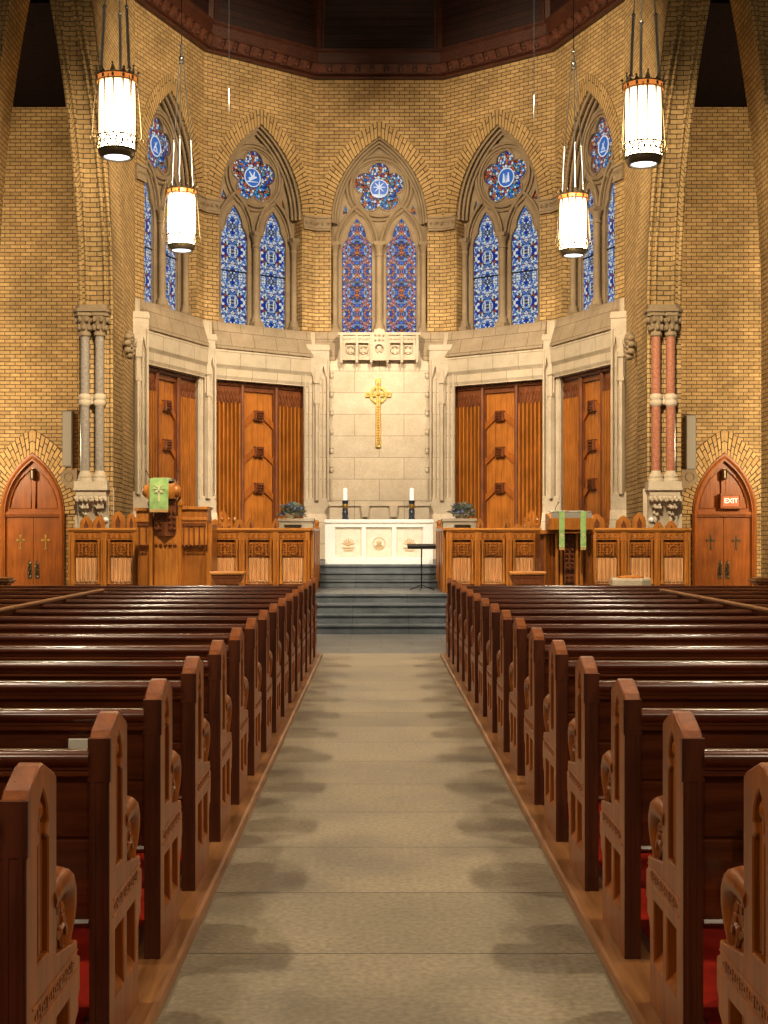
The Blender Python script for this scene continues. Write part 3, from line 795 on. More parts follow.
e = MB(); e.plate([(-.155, 5.26), (.155, 5.26), (.155, 5.80), (.10, 5.90), (0, 5.94), (-.10, 5.90), (-.155, 5.80)], [circle(0, 5.50, .10, 20)], 'y', -.38, -.28)
carve(e, -.12, .12, 5.64, 5.84, -.38, .04, 3, 2); e.ball((0, -.31, 5.52), .06, 8, 6, (1, .6, 1.2)); carve(e, -.09, .09, 5.40, 5.60, -.30, .05, 2, 2)
e.build('central_niche', M['stone'], fr)
s = MB(); s.box(-1.05, 1.05, -.42, -.15, 1.0, 2.26); s.box(-1.06, 1.06, -.46, -.15, 2.18, 2.26)
for x in (-.30, .30): s.prism([(x-.09, 2.2), (x+.09, 2.2), (x+.06, 1.95), (x-.06, 1.95)], 'y', -.52, -.42)
s.build('shelf', M['ashlar'], t)
for q in (-1, 1):
    s = MB(); s.box(q*.99, q*1.03, -.19, -.15, 2.3, 4.95)
    for i in range(6): z = 2.95+i*.40; s.ball((q*1.01, -.20, z), .045, 6, 4, (1, .7, 1.3)); s.box(q*.97, q*1.045, -.20, -.15, z+.06, z+.10)
    s.build('edge_crockets', M['stone'], t)

# ---------------------------------------------------------------- twin shafts on the crossing piers
def cluster(s, mat, label):
    xc = (PX(92.5, DF-.15) if s < 0 else PX(664, DF-.15))
    t = empty('twin_column', (xc, DF, 0), label=label, cat='column')
    y = -.13
    for q in (-1, 1):
        x = q*.115
        c = MB(); c.lathe([(.072, 2.55), (.072, 3.66), (.072, 4.72)], x, y, 18); c.build('column_shaft', M[mat], t, smooth=40)
    c = MB()
    for q in (-1, 1):
        c.lathe([(.075, 3.60), (.10, 3.63), (.105, 3.67), (.09, 3.70), (.105, 3.73), (.10, 3.77), (.075, 3.80)], q*.115, y, 18)
    c.box(-.12, .12, y, 0, 3.64, 3.76); c.build('shaft_ring', M['stone'], t, smooth=35)
    c = MB()
    for q in (-1, 1):
        x = q*.115
        c.lathe([(.075, 4.70), (.095, 4.72), (.095, 4.76), (.08, 4.78), (.09, 4.86), (.12, 4.95), (.15, 5.02)], x, y, 14)
        for row, (zz, rr) in enumerate(((4.84, .105), (4.96, .145))):
            for k in range(8):
                a = 2*PI*k/8+row*.39; px, py = x+rr*math.cos(a), y+rr*math.sin(a)
                if py > -.01: continue
                c.ball((px, py, zz), .034, 6, 5, (1, 1, 1.4)); c.ball((px+.012*math.cos(a), py+.012*math.sin(a), zz+.035), .022, 5, 4)
    c.prism([(-.27, 0), (-.27, -.22), (-.20, -.29), (-.03, -.29), (0, -.27), (.03, -.29), (.20, -.29), (.27, -.22), (.27, 0)], 'z', 5.02, 5.14)
    c.prism([(-.29, 0), (-.29, -.24), (-.21, -.32), (.21, -.32), (.29, -.24), (.29, 0)], 'z', 5.08, 5.12)
    c.build('capital', M['tan'], t, smooth=40)
    c = MB(); c.prism([(-.25, 0), (-.25, -.20), (-.18, -.25), (.18, -.25), (.25, -.20), (.25, 0)], 'z', 5.14, 5.20)
    c.build('springer', M['tan'], t)
    c = MB()
    for q in (-1, 1): c.lathe([(.125, 2.40), (.125, 2.44), (.11, 2.46), (.115, 2.50), (.095, 2.52), (.083, 2.55), (.073, 2.58)], q*.115, y, 16)
    c.box(-.26, .26, -.27, 0, 2.30, 2.41); c.box(-.24, .24, -.25, 0, 2.22, 2.30); c.box(-.27, .27, -.29, 0, 2.27, 2.31)
    c.build('column_base', M['stone'], t, smooth=35)
    c = MB(); c.prism([(0, 1.62), (-.04, 1.62), (-.06, 1.75), (-.10, 1.93), (-.20, 2.06), (-.25, 2.13), (-.25, 2.22), (0, 2.22)], 'x', -.24, .24)
    c.box(-.30, .32, -.03, 0, 1.38, 2.30)
    for q in (-1, 1):
        for row, (zz, w_, yy) in enumerate(((2.14, .2, -.27), (2.03, .12, -.20), (1.92, .06, -.13))):
            for k in range(4-row):
                xx = q*.12+(k-(3-row)/2)*w_*.35; c.ball((xx, yy, zz), .04, 6, 5, (1, .8, 1)); c.ball((xx+.02, yy-.02, zz-.03), .025, 5, 4)
        c.lathe([(.001, 1.74), (.03, 1.77), (.035, 1.82), (.02, 1.87)], q*.12, -.10, 8)
    c.build('carved_corbel', M['stone'], t, smooth=40)
cluster(-1, 'granite', 'grey twin-shafted wall column beside the pulpit side pier')
cluster(1, 'redgranite', 'red granite twin-shafted wall column on the lectern side pier')

# small things on the walls
for s in (-1, 1):
    # carved leaf boss on the return wall
    y = 22.6 if s < 0 else 22.75; x = s*(XF+(XW-XF)*(y-DF)/(c3.y-DF)-.10); z = PZ(345, 22.6)
    t = MB(); t.ball((0, 0, 0), .10, 8, 6, (.9, 1, 1))
    for ring_, rr, sz in ((7, .11, .05), (10, .19, .055)):
        for k in range(ring_):
            a = 2*PI*k/ring_+ring_; t.ball((-s*.05, rr*math.cos(a), rr*math.sin(a)), sz, 6, 5, (1.2, 1, 1)); t.ball((-s*.10, rr*.8*math.cos(a+.3), rr*.8*math.sin(a+.3)), sz*.6, 5, 4)
    o = t.build('leaf_boss', M['tan'], None, smooth=50, loc=(x, y, z))
    tag(o, 'carved stone leaf boss on the brick wall near the %s twin column' % ('grey' if s < 0 else 'red'), 'carving')
    # tall slim loudspeaker beside the door arch
    xs = PX(68, 27.9) if s < 0 else PX(691, 27.9); zt = PZ(411 if s < 0 else 415, 27.9); zb = PZ(467 if s < 0 else 470, 27.9)
    t = empty('column_loudspeaker', (xs, 28.0, zb), label='tall slim grey loudspeaker on the brick wall beside the %s' % ('door with bright brass crosses' if s < 0 else 'door under the EXIT sign'), cat='loudspeaker', group='wall loudspeakers')
    b = MB(); b.box(-.105, .105, -.14, -.001, 0, zt-zb); b.build('speaker_case', m_plain('speaker_case_grey', (.20, .18, .15), .6), t, bevel=.01)
    b = MB(); b.box(-.085, .085, -.15, -.14, .03, zt-zb-.03); b.build('speaker_grille', M['grey'], t)
    # curved stone bracket under it
    xb = PX(70, 27.9) if s < 0 else PX(689, 27.9)
    t = MB(); t.plate([(s*-.16, -.05), (s*-.16, .35), (s*.12, .35), (s*.18, .22), (s*.18, .12), (s*.06, .0), (s*.0, -.02)], [], 'y', -.16, -.001)
    t.tube([(x_, -.16, z_) for x_, z_ in circle(s*.02, .20, .09, 16)], .016, 5, closed=True)
    o = t.build('wall_bracket', M['tan'], None, loc=(xb, 28, PZ(487, 28)))
    tag(o, 'curled stone bracket below the loudspeaker, at the %s door arch' % ('brass-crossed' if s < 0 else 'EXIT'), 'bracket')
    # little round white fitting
    xb = PX(106 if s < 0 else 652, 21.5)
    t = empty('wall_fitting', (xb, 21.6, PZ(520, 21.5)), label='tiny round white fitting on the wall under the %s twin column' % ('grey' if s < 0 else 'red'), cat='wall fitting')
    b = MB(); b.ball((0, -.07, 0), .045, 10, 8); b.build('globe', m_plain('white_globe', (.8, .8, .8), .3), t, smooth=60)
    b = MB(); b.box(-.012, .012, -.07, -.001, -.012, .012); b.box(-.03, .03, -.012, -.001, -.03, .03); b.build('stem', M['metal'], t)

# enlarge the building above and lower it, putting its piers behind the stalls
U = 1.13; seen_ = set()
for o in list(C.objects):
    o.location = o.location*U
    if o.parent is None: o.location.z -= .2
    if o.type == 'MESH' and o.data.name not in seen_:
        seen_.add(o.data.name); o.data.transform(Matrix.Scale(U, 4))
    for md_ in o.modifiers:
        if md_.type == 'BEVEL': md_.width *= U
DF, D1 = DF*U, D1*U
# ---------------------------------------------------------------- floors and steps
f = MB(); f.box(-9, 9, -3, 17.9, -.2, 0); struct(f.build('floor', M['slab'], None))
f = MB(); f.box(-9.5, 9.5, 17.9, DF+.02, -.2, 0); struct(f.build('floor_front', M['slabfar'], None))
f = MB(); f.box(-11, 11, DF+.02, 32.2, -.4, -.2); struct(f.build('floor_aisles', M['slabfar'], None))
st = empty('chancel_steps', kind='structure')
for i, (d, z) in enumerate(((21.4, .147), (21.75, .294), (22.05, .441))):
    m = MB(); m.box(-5.6, 5.6, d, 22.9, z-.147, z-.035); m.box(-5.6, 5.6, d-.03, 22.9, z-.035, z); m.build('step', M['slate'], st, bevel=.006)
m = MB(); m.box(-5.6, 5.6, 22.5, DF-.005, .441, .588); m.box(-5.6, 5.6, 22.47, 22.5, .553, .588); m.box(-4.7, 4.7, DF-.005, 26.2, .3, .588); m.build('landing', M['slate'], st)
for i, (d, z) in enumerate(((25.2, .728), (25.55, .868))):
    m = MB(); m.box(-1.12, 1.12, d, 26.2, z-.14, z-.035); m.box(-1.13, 1.13, d-.03, 26.2, z-.035, z); m.build('step', M['slate'], st, bevel=.006)
m = MB(); m.box(-4.75, 4.75, 25.95, 30.9, .8, .965); m.box(-4.75, 4.75, 25.92, 30.9, .965, 1.0); m.box(-1.5, 1.5, 30.9, 32.7, .8, 1.0); m.box(-3.2, 3.2, 30.9, 31.6, .8, 1.0); m.build('altar_floor', M['slate'], st)
# ================================================================== pews
AH = .8285                                   # half the distance between the two lines of pew ends
PL = .04                                     # pews stand on a low wooden floor
SP, D0 = .925, 2.99
def lancet(cx, hw, z0, z1):
    """slot with a cusped head"""
    zt = z1-hw*2.4
    return [(cx-hw, z0), (cx+hw, z0), (cx+hw, zt), (cx+hw*.55, zt+hw*.25), (cx+hw*.95, zt+hw*.75), (cx+hw*.85, zt+hw*1.4), (cx+hw*.45, zt+hw*2.0), (cx, z1),
            (cx-hw*.45, zt+hw*2.0), (cx-hw*.85, zt+hw*1.4), (cx-hw*.95, zt+hw*.75), (cx-hw*.55, zt+hw*.25), (cx-hw, zt)]
def make_pew(s, length, partition):
    """s=-1: pew runs left from the aisle. Origin at the aisle foot of its back edge."""
    t = empty('pew')
    T = .058
    def X(a, b): return (min(s*a, s*b), max(s*a, s*b))
    # ---- pew end
    e = MB()
    out = [(0, 0), (0, .925), (.02, .945), (.115, .983), (.145, .986), (.26, .945), (.28, .93), (.28, .50), (.48, .47), (.505, .47), (.505, .43), (.535, .42), (.535, .33), (.52, .315), (.52, .28),
           (.49, .265), (.475, .24), (.475, 0)]
    holes = [lancet(.148, .052, .53, .925), lancet(.155, .058, .15, .335), lancet(.345, .058, .15, .335)]
    holes[1] = [(.085, .15), (.225, .15), (.225, .345), (.085, .345)]; holes[2] = [(.275, .15), (.415, .15), (.415, .345), (.275, .345)]
    a, b = (0, s*T)
    e.plate(out, holes, 'x', a, b)
    xa, xb = X(.034, .046)
    e.box(xa, xb, .05, .26, .48, .96); e.box(xa, xb, .05, .45, .1, .37)
    end = e.build('pew_end', M['pewend'], t, bevel=.004)
    h = MB()                                                    # rear stile face with beads, its shade painted by darker wood
    xa, xb = X(-.004, T+.004); h.box(xa, xb, -.006, .012, .80, .925)
    xa, xb = X(.006, .018); h.box(xa, xb, -.006, .004, 0, .80); xa, xb = X(T-.018, T-.006); h.box(xa, xb, -.006, .004, 0, .80)
    xa, xb = X(.0, T); h.box(xa, xb, -.003, .002, 0, .80)
    h.build('rear_stile', M['pew'], end)
    c = MB()                                                    # colonnette in the slot, inscription band
    c.tube([(s*.020, .148, .54), (s*.020, .148, .86)], .012, 6); c.tube([(s*.018, .118, .54), (s*.018, .118, .84)], .007, 5); c.tube([(s*.018, .178, .54), (s*.018, .178, .84)], .007, 5)
    c.ball((s*.016, .148, .875), .026, 6, 5, (.6, 1, 1))
    c.raw([(s*.002, .10, .505), (s*.002, .20, .505), (s*.034, .20, .54), (s*.034, .10, .54), (s*.03, .2, .505), (s*.03, .1, .505)], [(0, 1, 2, 3), (1, 4, 2), (0, 3, 5)])
    for z in (.395, .445): c.tube([(-s*.001, .05, z), (-s*.001, .50, z)], .0028, 4)
    for k in range(19):
        y = .075+k*.0215; q = .006+.004*((k*7) % 3)
        c.box(*X(-.003, .002), y-.0045, y+.0045, .42-q, .42+q)
        if k % 2: c.box(*X(-.003, .002), y-.0045, y+.012, .418, .423)
    for y0, y1 in ((.085, .225), (.275, .415)):
        c.raw([(s*.003, y0, .150), (s*.003, y1, .150), (s*.034, y1, .185), (s*.034, y0, .185)], [(0, 1, 2, 3)])
        c.tube([(s*.022, (y0+y1)/2, .16), (s*.022, (y0+y1)/2, .345)], .007, 5)
    c.build('carved_band', M['pewend'], end)
    # ---- arm: a round scroll running forward and curling down
    m = MB()
    pts = [(.26, .635), (.33, .645), (.395, .648), (.44, .635), (.468, .605), (.478, .565), (.468, .525), (.45, .498), (.445, .465)]
    m.tube([(s*T/2, y, z) for y, z in pts], [.036, .037, .038, .038, .036, .033, .030, .027, .022], 12)
    for y, z in ((.33, .645), (.43, .64)): pass
    m.build('arm_scroll', M['pewend'], t, smooth=60)
    m = MB(); m.plate([(.275, .46), (.44, .46), (.45, .58), (.42, .62), (.275, .63)], [], 'x', s*.018, s*.042)
    for k in range(7):
        a = k*.9; yy = .36+.05*math.cos(a)*(1-k*.09); zz = .55+.05*math.sin(a)*(1-k*.09)
        for xx in (.016, .044): m.ball((s*xx, yy, zz), .018-.001*k, 6, 5, (.5, 1, 1))
    m.tube([(s*.014, .40+.03*math.cos(q), .51+.03*math.sin(q)) for q in [0, .8, 1.6, 2.4, 3.2, 4.0, 4.8]], .007, 5)
    m.build('arm_carving', M['pewend'], t, smooth=50)
    # ---- long members
    x0, x1 = T, length
    r = MB()
    prof = [(-.008, .846), (-.020, .855), (-.024, .868), (-.018, .882), (-.002, .891), (.018, .893), (.035, .888), (.047, .876), (.047, .862), (.040, .848), (.040, .835), (-.008, .835)]
    r.prism(prof, 'x', *X(x0, x1)); r.build('top_rail', M['pewx'], t, smooth=50)
    r = MB(); r.prism([(.0, .812), (-.012, .818), (-.012, .826), (.0, .835), (.03, .835), (.03, .812)], 'x', *X(x0, x1)); r.build('rail_bead', M['pewx'], t)
    r = MB(); r.box(*X(x0, x1), .008, .032, .638, .815); r.box(*X(x0, x1), .010, .034, .40, .628); r.box(*X(x0, x1), .016, .028, .62, .65)
    r.build('backrest', M['pewx'], t, bevel=.003)
    r = MB(); r.prism([(-.01, .385), (-.016, .395), (-.01, .405), (.04, .405), (.04, .385)], 'x', *X(x0, x1)); r.build('lower_rail', M['pewx'], t)
    r = MB(); r.prism([(.03, .40), (.03, .37), (.44, .385), (.465, .395), (.465, .412), (.44, .42)], 'x', *X(x0, x1)); r.build('seat', M['pewx'], t)
    for d in (1.65, 3.3, length-.02) if length > 4 else (length-.02,):
        r = MB(); r.prism([(.0, 0), (.42, 0), (.42, .385), (.03, .37)], 'x', *X(d-.03, d)); r.build('bench_support', M['pew'], t)
    if partition:
        r = MB(); xp = 3.10-AH; r.box(*X(xp-.012, xp+.012), .05, SP-.03, .0, .895); r.build('partition', M['pewx'], t)
        r = MB(); r.box(*X(xp-.032, xp+.032), -.03, SP-.03, .897, .925); r.build('partition_cap', M['kerb'], t, bevel=.006)
    return t
NP = 16
ORD = ['nearest', 'second', 'third', 'fourth', 'fifth', 'sixth', 'seventh', 'eighth', 'ninth', 'tenth', 'eleventh', 'twelfth', 'thirteenth', 'fourteenth', 'fifteenth', 'farthest']
for s in (-1, 1):
    pa = make_pew(s, 5.1, True); pb = make_pew(s, 5.1, False)
    usedA = usedB = False
    for n in range(NP):
        if n >= 13: o = pb if not usedB else copy_tree(pb); usedB = True
        else: o = pa if not usedA else copy_tree(pa); usedA = True
        o.location = (s*AH, D0+SP*n, PL)
        sd = 'pulpit' if s < 0 else 'lectern'
        extra = {0: '', 15: ', by the steps'}.get(n, '')
        tag(o, 'dark wooden pew, %s from the camera on the %s side%s' % (ORD[n], sd, extra), 'pew', 'pews along the %s side of the aisle' % sd)
    # wooden floor under the pews with its worn kerb, and the red carpet
    k = MB(); ex = .7575
    k.prism([(s*ex, .0), (s*ex, .028), (s*(ex+.006), .036), (s*(ex+.02), PL), (s*(AH+.10), PL), (s*(AH+.10), 0)], 'y', -1.5, D0+SP*NP-.30)
    k2 = k.build('trim_pew_kerb', M['kerb'], None); struct(k2)
    k = MB(); k.box(s*(AH+.10), s*6.0, -1.5, D0+SP*NP-.30, .0, PL-.004); struct(k.build('floor_pews', M['pew'], None))
    k = MB(); k.box(s*(AH+.14), s*6.0, -1.4, D0+SP*NP-.34, PL-.004, PL-.0003)
    tag(k.build('carpet', M['carpet'], None), 'red carpet under the pews on the %s side' % ('pulpit' if s < 0 else 'lectern'), 'carpet')

# hymn books
def book(x, y, z, w, h, tilt, label, m1, m2, cat='book'):
    t = empty('hymn_book', (x, y, z), label=label, cat=cat); t.rotation_euler.x = tilt
    b = MB(); b.box(-w/2, w/2, -.012, -.009, 0, h); b.box(-w/2, w/2, .009, .012, 0, h); b.box(-w/2, -w/2+.003, -.012, .012, 0, h); b.build('cover', m1, t)
    b = MB(); b.box(-w/2+.003, w/2-.004, -.009, .009, .003, h-.003); b.build('pages', m2, t)
def rack(x, y, s):
    t = empty('book_rack', (x, y, .0), label='small wooden book rack on the pew back on the side of the %s' % ('pulpit' if s < 0 else 'lectern'), cat='book rack')
    b = MB(); b.box(-.14, .14, -.055, -.017, .555, .57); b.box(-.14, .14, -.055, -.047, .57, .62); b.build('shelf', M['pewx'], t)
rack(1.10, D0+SP*1, 1)
book(1.055, D0+SP-.034, .575, .11, .165, .0, 'green and white booklet standing behind the pew end at the right edge', M['bookgreen'], M['paper'])
rack(-1.06, D0+SP*2, -1)
book(-1.09, D0+SP*2-.034, .66, .12, .17, .0, 'white card showing above the second pew by its end', M['paper'], M['paper'])

# little desks with moulded tops at the outer ends of the front row
for s in (-1, 1):
    xd = PX(-3, 18.9) if s < 0 else PX(768, 18.9)
    t = empty('side_desk', (xd, 19.0, 0), label='low wooden desk front with moulded top beyond the last pew on the %s side' % ('brass-cross door' if s < 0 else 'EXIT door'), cat='desk')
    b = MB(); b.box(-.14, .14, -.12, .12, 0, .88); b.build('desk_body', M['pewend'], t)
    b = MB(); b.box(-.17, .17, -.15, .15, .88, .91); b.box(-.20, .20, -.18, .18, .91, .94); b.box(-.17, .17, -.15, .15, .94, .97); b.build('desk_top', M['kerb'], t, bevel=.008)

# ================================================================== pendant lamps
def make_lamp():
    t = empty('pendant_lamp')                # origin at the bottom of the lamp
    g = MB(); g.lathe([(.19, .09), (.20, .25), (.205, .45), (.205, .86), (.205, .87)], 0, 0, 24); g.build('lamp_glass', M['lamp'], t, smooth=60)
    b = MB()
    for k in range(12):
        a = 2*PI*k/12; b.tube([(.213*math.cos(a), .213*math.sin(a), .22), (.213*math.cos(a), .213*math.sin(a), .88)], .011, 4)
    b.build('glass_bars', M['bronze'], t)
    b = MB(); b.lathe([(.222, .86), (.235, .865), (.235, .925), (.222, .93), (.20, .93), (.20, .86)], 0, 0, 24); cr = b.build('crown_band', M['lampband'], t, smooth=40)
    b = MB()
    b.tube([(.236*math.cos(2*PI*k/24), .236*math.sin(2*PI*k/24), .93) for k in range(24)], .009, 5, closed=True)
    b.tube([(.236*math.cos(2*PI*k/24), .236*math.sin(2*PI*k/24), .862) for k in range(24)], .008, 5, closed=True)
    for k in range(12):
        a = 2*PI*k/12; x, y = .23*math.cos(a), .23*math.sin(a)
        b.raw([(x*.9-.0*y, y*.9, .93), (x-y*.16, y+x*.16, .93), (x+y*.16, y-x*.16, .93), (x*1.12, y*1.12, 1.02 if k % 2 else .98)], [(0, 1, 3), (1, 2, 3), (2, 0, 3)])
        b.ball((x*1.1, y*1.1, 1.02 if k % 2 else .98), .014, 6, 4)
        b.box(x*1.02-.012, x*1.02+.012, y*1.02-.012, y*1.02+.012, .875, .915)
    b.build('crown_points', M['bronze'], cr, smooth=40)
    b = MB()
    for z, r, q in ((.235, .225, .012), (.165, .215, .009), (.085, .205, .013), (.02, .175, .015)):
        b.tube([(r*math.cos(2*PI*k/24), r*math.sin(2*PI*k/24), z) for k in range(24)], q, 6, closed=True)
    for k in range(10):
        a = 2*PI*k/10; x, y = .218*math.cos(a), .218*math.sin(a); tx, ty = -math.sin(a), math.cos(a)
        b.tube([(x+tx*.04*math.cos(q*PI/4), y+ty*.04*math.cos(q*PI/4), .16+.055*math.sin(q*PI/4)) for q in range(8)], .012, 5, closed=True)
        b.tube([(x, y, .09), (x*.82, y*.82, .02)], .007, 4)
    b.lathe([(.19, .085), (.206, .085), (.203, .03), (.18, .0), (.155, .0), (.155, .03)], 0, 0, 24, cap=False)
    b.build('lattice_basket', M['bronze'], t, smooth=40)
    b = MB(); b.lathe([(.16, .03), (.14, .012), (.0, .006)], 0, 0, 20); b.build('bottom_lens', M['lens'], t, smooth=60)
    b = MB()
    for k in range(6):
        a = 2*PI*k/6+.3; c, s_ = math.cos(a), math.sin(a)
        b.tube([(.236*c, .236*s_, .90), (.262*c, .262*s_, .60), (.285*c, .285*s_, .26), (.27*c, .27*s_, .22), (.235*c, .235*s_, .24)], .006, 5)
        b.tube([(.285*c, .285*s_, .26), (.31*c, .31*s_, .22), (.30*c, .30*s_, .19)], .005, 4)
    b.build('outrigger_rods', M['bronze'], t)
    for k in range(3):
        a = 2*PI*k/3+.5; c, s_ = math.cos(a), math.sin(a)
        b = MB(); b.tube([(.19*c, .19*s_, .93), (.15*c, .15*s_, 1.70)], .017, 8)
        b.ball((.15*c, .15*s_, 1.71), .028, 8, 6); b.ball((.186*c, .186*s_, 1.0), .026, 8, 6); b.ball((.19*c, .19*s_, .95), .03, 8, 6)
        b.tube([(.15*c, .15*s_, 1.70), (.035*c, .035*s_, 2.95)], .008, 6)
        b.build('hanger_rod', M['metal'], t, smooth=50)
    b = MB(); b.ball((0, 0, 2.97), .045, 8, 6); b.tube([(.04*math.cos(k), .04*math.sin(k), 2.90) for k in range(6)], .01, 5, closed=True); b.tube([(0, 0, 3.0), (0, 0, 3.12)], .018, 6); b.ball((0, 0, 3.16), .03, 8, 6)
    b.build('hanger_knot', M['metal'], t, smooth=50)
    b = MB(); b.tube([(0, 0, 3.1), (0, 0, 9.0)], .006, 5); b.build('suspension_wire', M['black'], t)
    return t
lamp = make_lamp(); first = True
for px, D, pyb, lab in ((117, 15.65, 158, 'lit pendant lantern, the larger one on the pulpit side'), (181.5, 20.9, 251, 'lit pendant lantern, the smaller one on the pulpit side'),
                        (643.5, 15.75, 165, 'lit pendant lantern, the larger one on the lectern side'), (573.5, 20.95, 256, 'lit pendant lantern, the smaller one on the lectern side'),
                        (None, 10.3, 158, 0), (None, 10.31, 158, 1), (None, 4.9, 158, 0), (None, 4.91, 158, 1), (None, -.5, 158, 0), (None, -.51, 158, 1)):
    o = lamp if first else copy_tree(lamp); first = False
    if px is None:
        o.location = (-3.05 if lab == 0 else 3.05, D, 5.95)  # unseen lanterns added along the rows to light floor and pew ends
        lab = 'unseen lit pendant lantern over the pews, added for its light'
    else: o.location = (PX(px, D), D, PZ(pyb, D))
    o.rotation_euler.z = .2*o.location.y
    tag(o, lab, 'pendant lamp', 'lantern pendants over the nave')

# hanging microphones on thin cables
for px, top, bot, nm in ((229, 88, 112, 'pulpit'), (534, 95, 119, 'lectern')):
    D = 24.0; t = empty('hanging_microphone', (PX(px, D), D, PZ(bot, D)), label='slim microphone on a thin cable before the brick wall, %s side' % nm, cat='microphone', group='hanging microphones')
    h = PZ(top, D)-PZ(bot, D)
    b = MB(); b.lathe([(.006, 0), (.016, .02), (.016, h*.8), (.008, h)], 0, 0, 8); b.build('microphone_body', M['metal'], t, smooth=50)
    b = MB(); b.tube([(0, 0, h), (0, 0, 6.3)], .005, 4); b.build('cable', M['black'], t)

# ================================================================== altar group
AY = 26.55
ax0, ax1 = PX(325, AY), PX(433, AY); axc = (ax0+ax1)/2; aw = (ax1-ax0)/2; az = .875
t = empty('altar', (axc, AY, 1.0), label='white marble altar table with three carved panels', cat='altar')
b = MB(); pan = [(-.86, -.34), (-.255, .255), (.34, .86)]
b.plate([(-aw, 0), (aw, 0), (aw, az-.07), (-aw, az-.07)], [[(a, .13), (c, .13), (c, .72), (a, .72)] for a, c in pan], 'y', 0, .05)
b.box(-aw, aw, .05, .75, 0, az-.07); b.build('altar_body', M['marble'], t, bevel=.004)
for k, (a, c) in enumerate(pan):
    p = MB(); p.box(a, c, .035, .052, .13, .72); m_ = (a+c)/2
    p.tube([(a+.02, .035, .15), (c-.02, .035, .15), (c-.02, .035, .70), (a+.02, .035, .70)], .008, 4, closed=True)
    po = p.build('altar_panel', M['marble_in'], t)
    q = MB()
    if k == 1:
        for i in range(9): an = PI*.15+PI*.7*i/8; q.raw([(m_, .02, .40), (m_+.10*math.cos(an+.1), .03, .40-.12*math.sin(an+.1)), (m_+.10*math.cos(an-.1), .03, .40-.12*math.sin(an-.1))], [(0, 1, 2)])
        q.ball((m_, .03, .42), .05, 8, 6, (1, .4, 1.2)); q.tube([(x, .032, z) for x, z in circle(m_, .40, .12, 20)], .008, 4, closed=True)
    else:
        for i in range(7): an = PI*.12+PI*.76*i/6; q.tube([(m_, .03, .36), (m_+.13*math.cos(an), .03, .36+.14*math.sin(an))], .009, 4)
        q.box(m_-.12, m_+.12, .022, .036, .31, .335); q.box(m_-.09, m_+.09, .022, .036, .26, .285)
    q.build('altar_emblem', m_plain('pale_gold_relief', (.66, .47, .25), .5, .2), po)
b = MB(); b.box(-aw-.015, aw+.015, -.02, .78, az-.07, az); b.build('altar_top', M['marble'], t, bevel=.006)
for px, nm in ((345.2, 'pulpit'), (411.8, 'lectern')):
    x = PX(px, AY+.15); t = empty('altar_candle', (x, AY+.2, 1.0+az), label='white candle in a dark holder on the altar, %s end' % nm, cat='candle', group='altar candles')
    b = MB(); b.lathe([(.068, 0), (.068, .02), (.058, .03), (.056, .09), (.062, .10), (.062, .14), (.056, .15), (.056, .33), (.064, .34), (.064, .375), (.05, .38), (0, .38)], 0, 0, 18); h = b.build('candle_holder', M['blueblack'], t, smooth=40)
    b = MB(); b.lathe([(.0575, .22), (.0585, .225), (.0585, .30), (.0575, .305)], 0, 0, 18); b.build('gilt_band', M['brass'], h, smooth=40)
    b = MB(); b.lathe([(.046, .38), (.044, .60), (.030, .615), (.0, .61)], 0, 0, 16); b.tube([(0, 0, .61), (.004, 0, .64)], .004, 4); b.build('candle', M['candle'], t, smooth=40)
# brass wheel cross on the wall
cy = D1-.24; xc = PX(378.3, cy); z0, z1 = PZ(447.5, cy), PZ(378.5, cy); zc = PZ(394.5, cy); hw = .038*1.55
t = empty('wall_cross', (xc, cy, 0), label='gilded brass ringed cross hung on the stone behind the altar', cat='cross')
b = MB(); r_ = .31; w = .055
b.prism([(-w*1.15, z0), (w*1.15, z0), (w*.95, zc-.2), (w, zc-w), (.2, zc-w*.9), (r_, zc-w*1.15), (r_, zc+w*1.15), (.2, zc+w*.9), (w, zc+w), (w*.9, zc+.2), (w*1.15, z1), (-w*1.15, z1), (-w*.9, zc+.2), (-w, zc+w), (-.2, zc+w*.9), (-r_, zc+w*1.15), (-r_, zc-w*1.15), (-.2, zc-w*.9), (-w, zc-w), (-w*.95, zc-.2)], 'y', 0, .05)
co_ = b.build('cross_body', M['brass'], t, bevel=.006)
b = MB(); b.plate(circle(0, zc, .215, 32), [circle(0, zc, .15, 32)], 'y', .008, .045); b.build('ring', M['brass'], t, bevel=.004)
b = MB()
for k in range(15): zz = z0+.08+k*.062; b.box(-.03, .03, -.006, .002, zz, zz+.034) if zz < zc-.12 else None
b.ball((0, 0, zc), .045, 8, 6, (1, .4, 1)); b.box(-.008, .008, -.003, .002, z0+.05, z1-.06); b.box(-.27, .27, -.003, .002, zc-.006, zc+.006)
for sx in (-1, 1):
    b.box(sx*.12, sx*.16, -.006, .002, zc-.03, zc+.03); b.box(sx*.20, sx*.27, -.006, .002, zc-.025, zc+.025)
for z_ in (.14, .24): b.box(-.028, .028, -.006, .002, zc+z_-.03, zc+z_+.03)
b.build('inlay', M['gold'], co_)
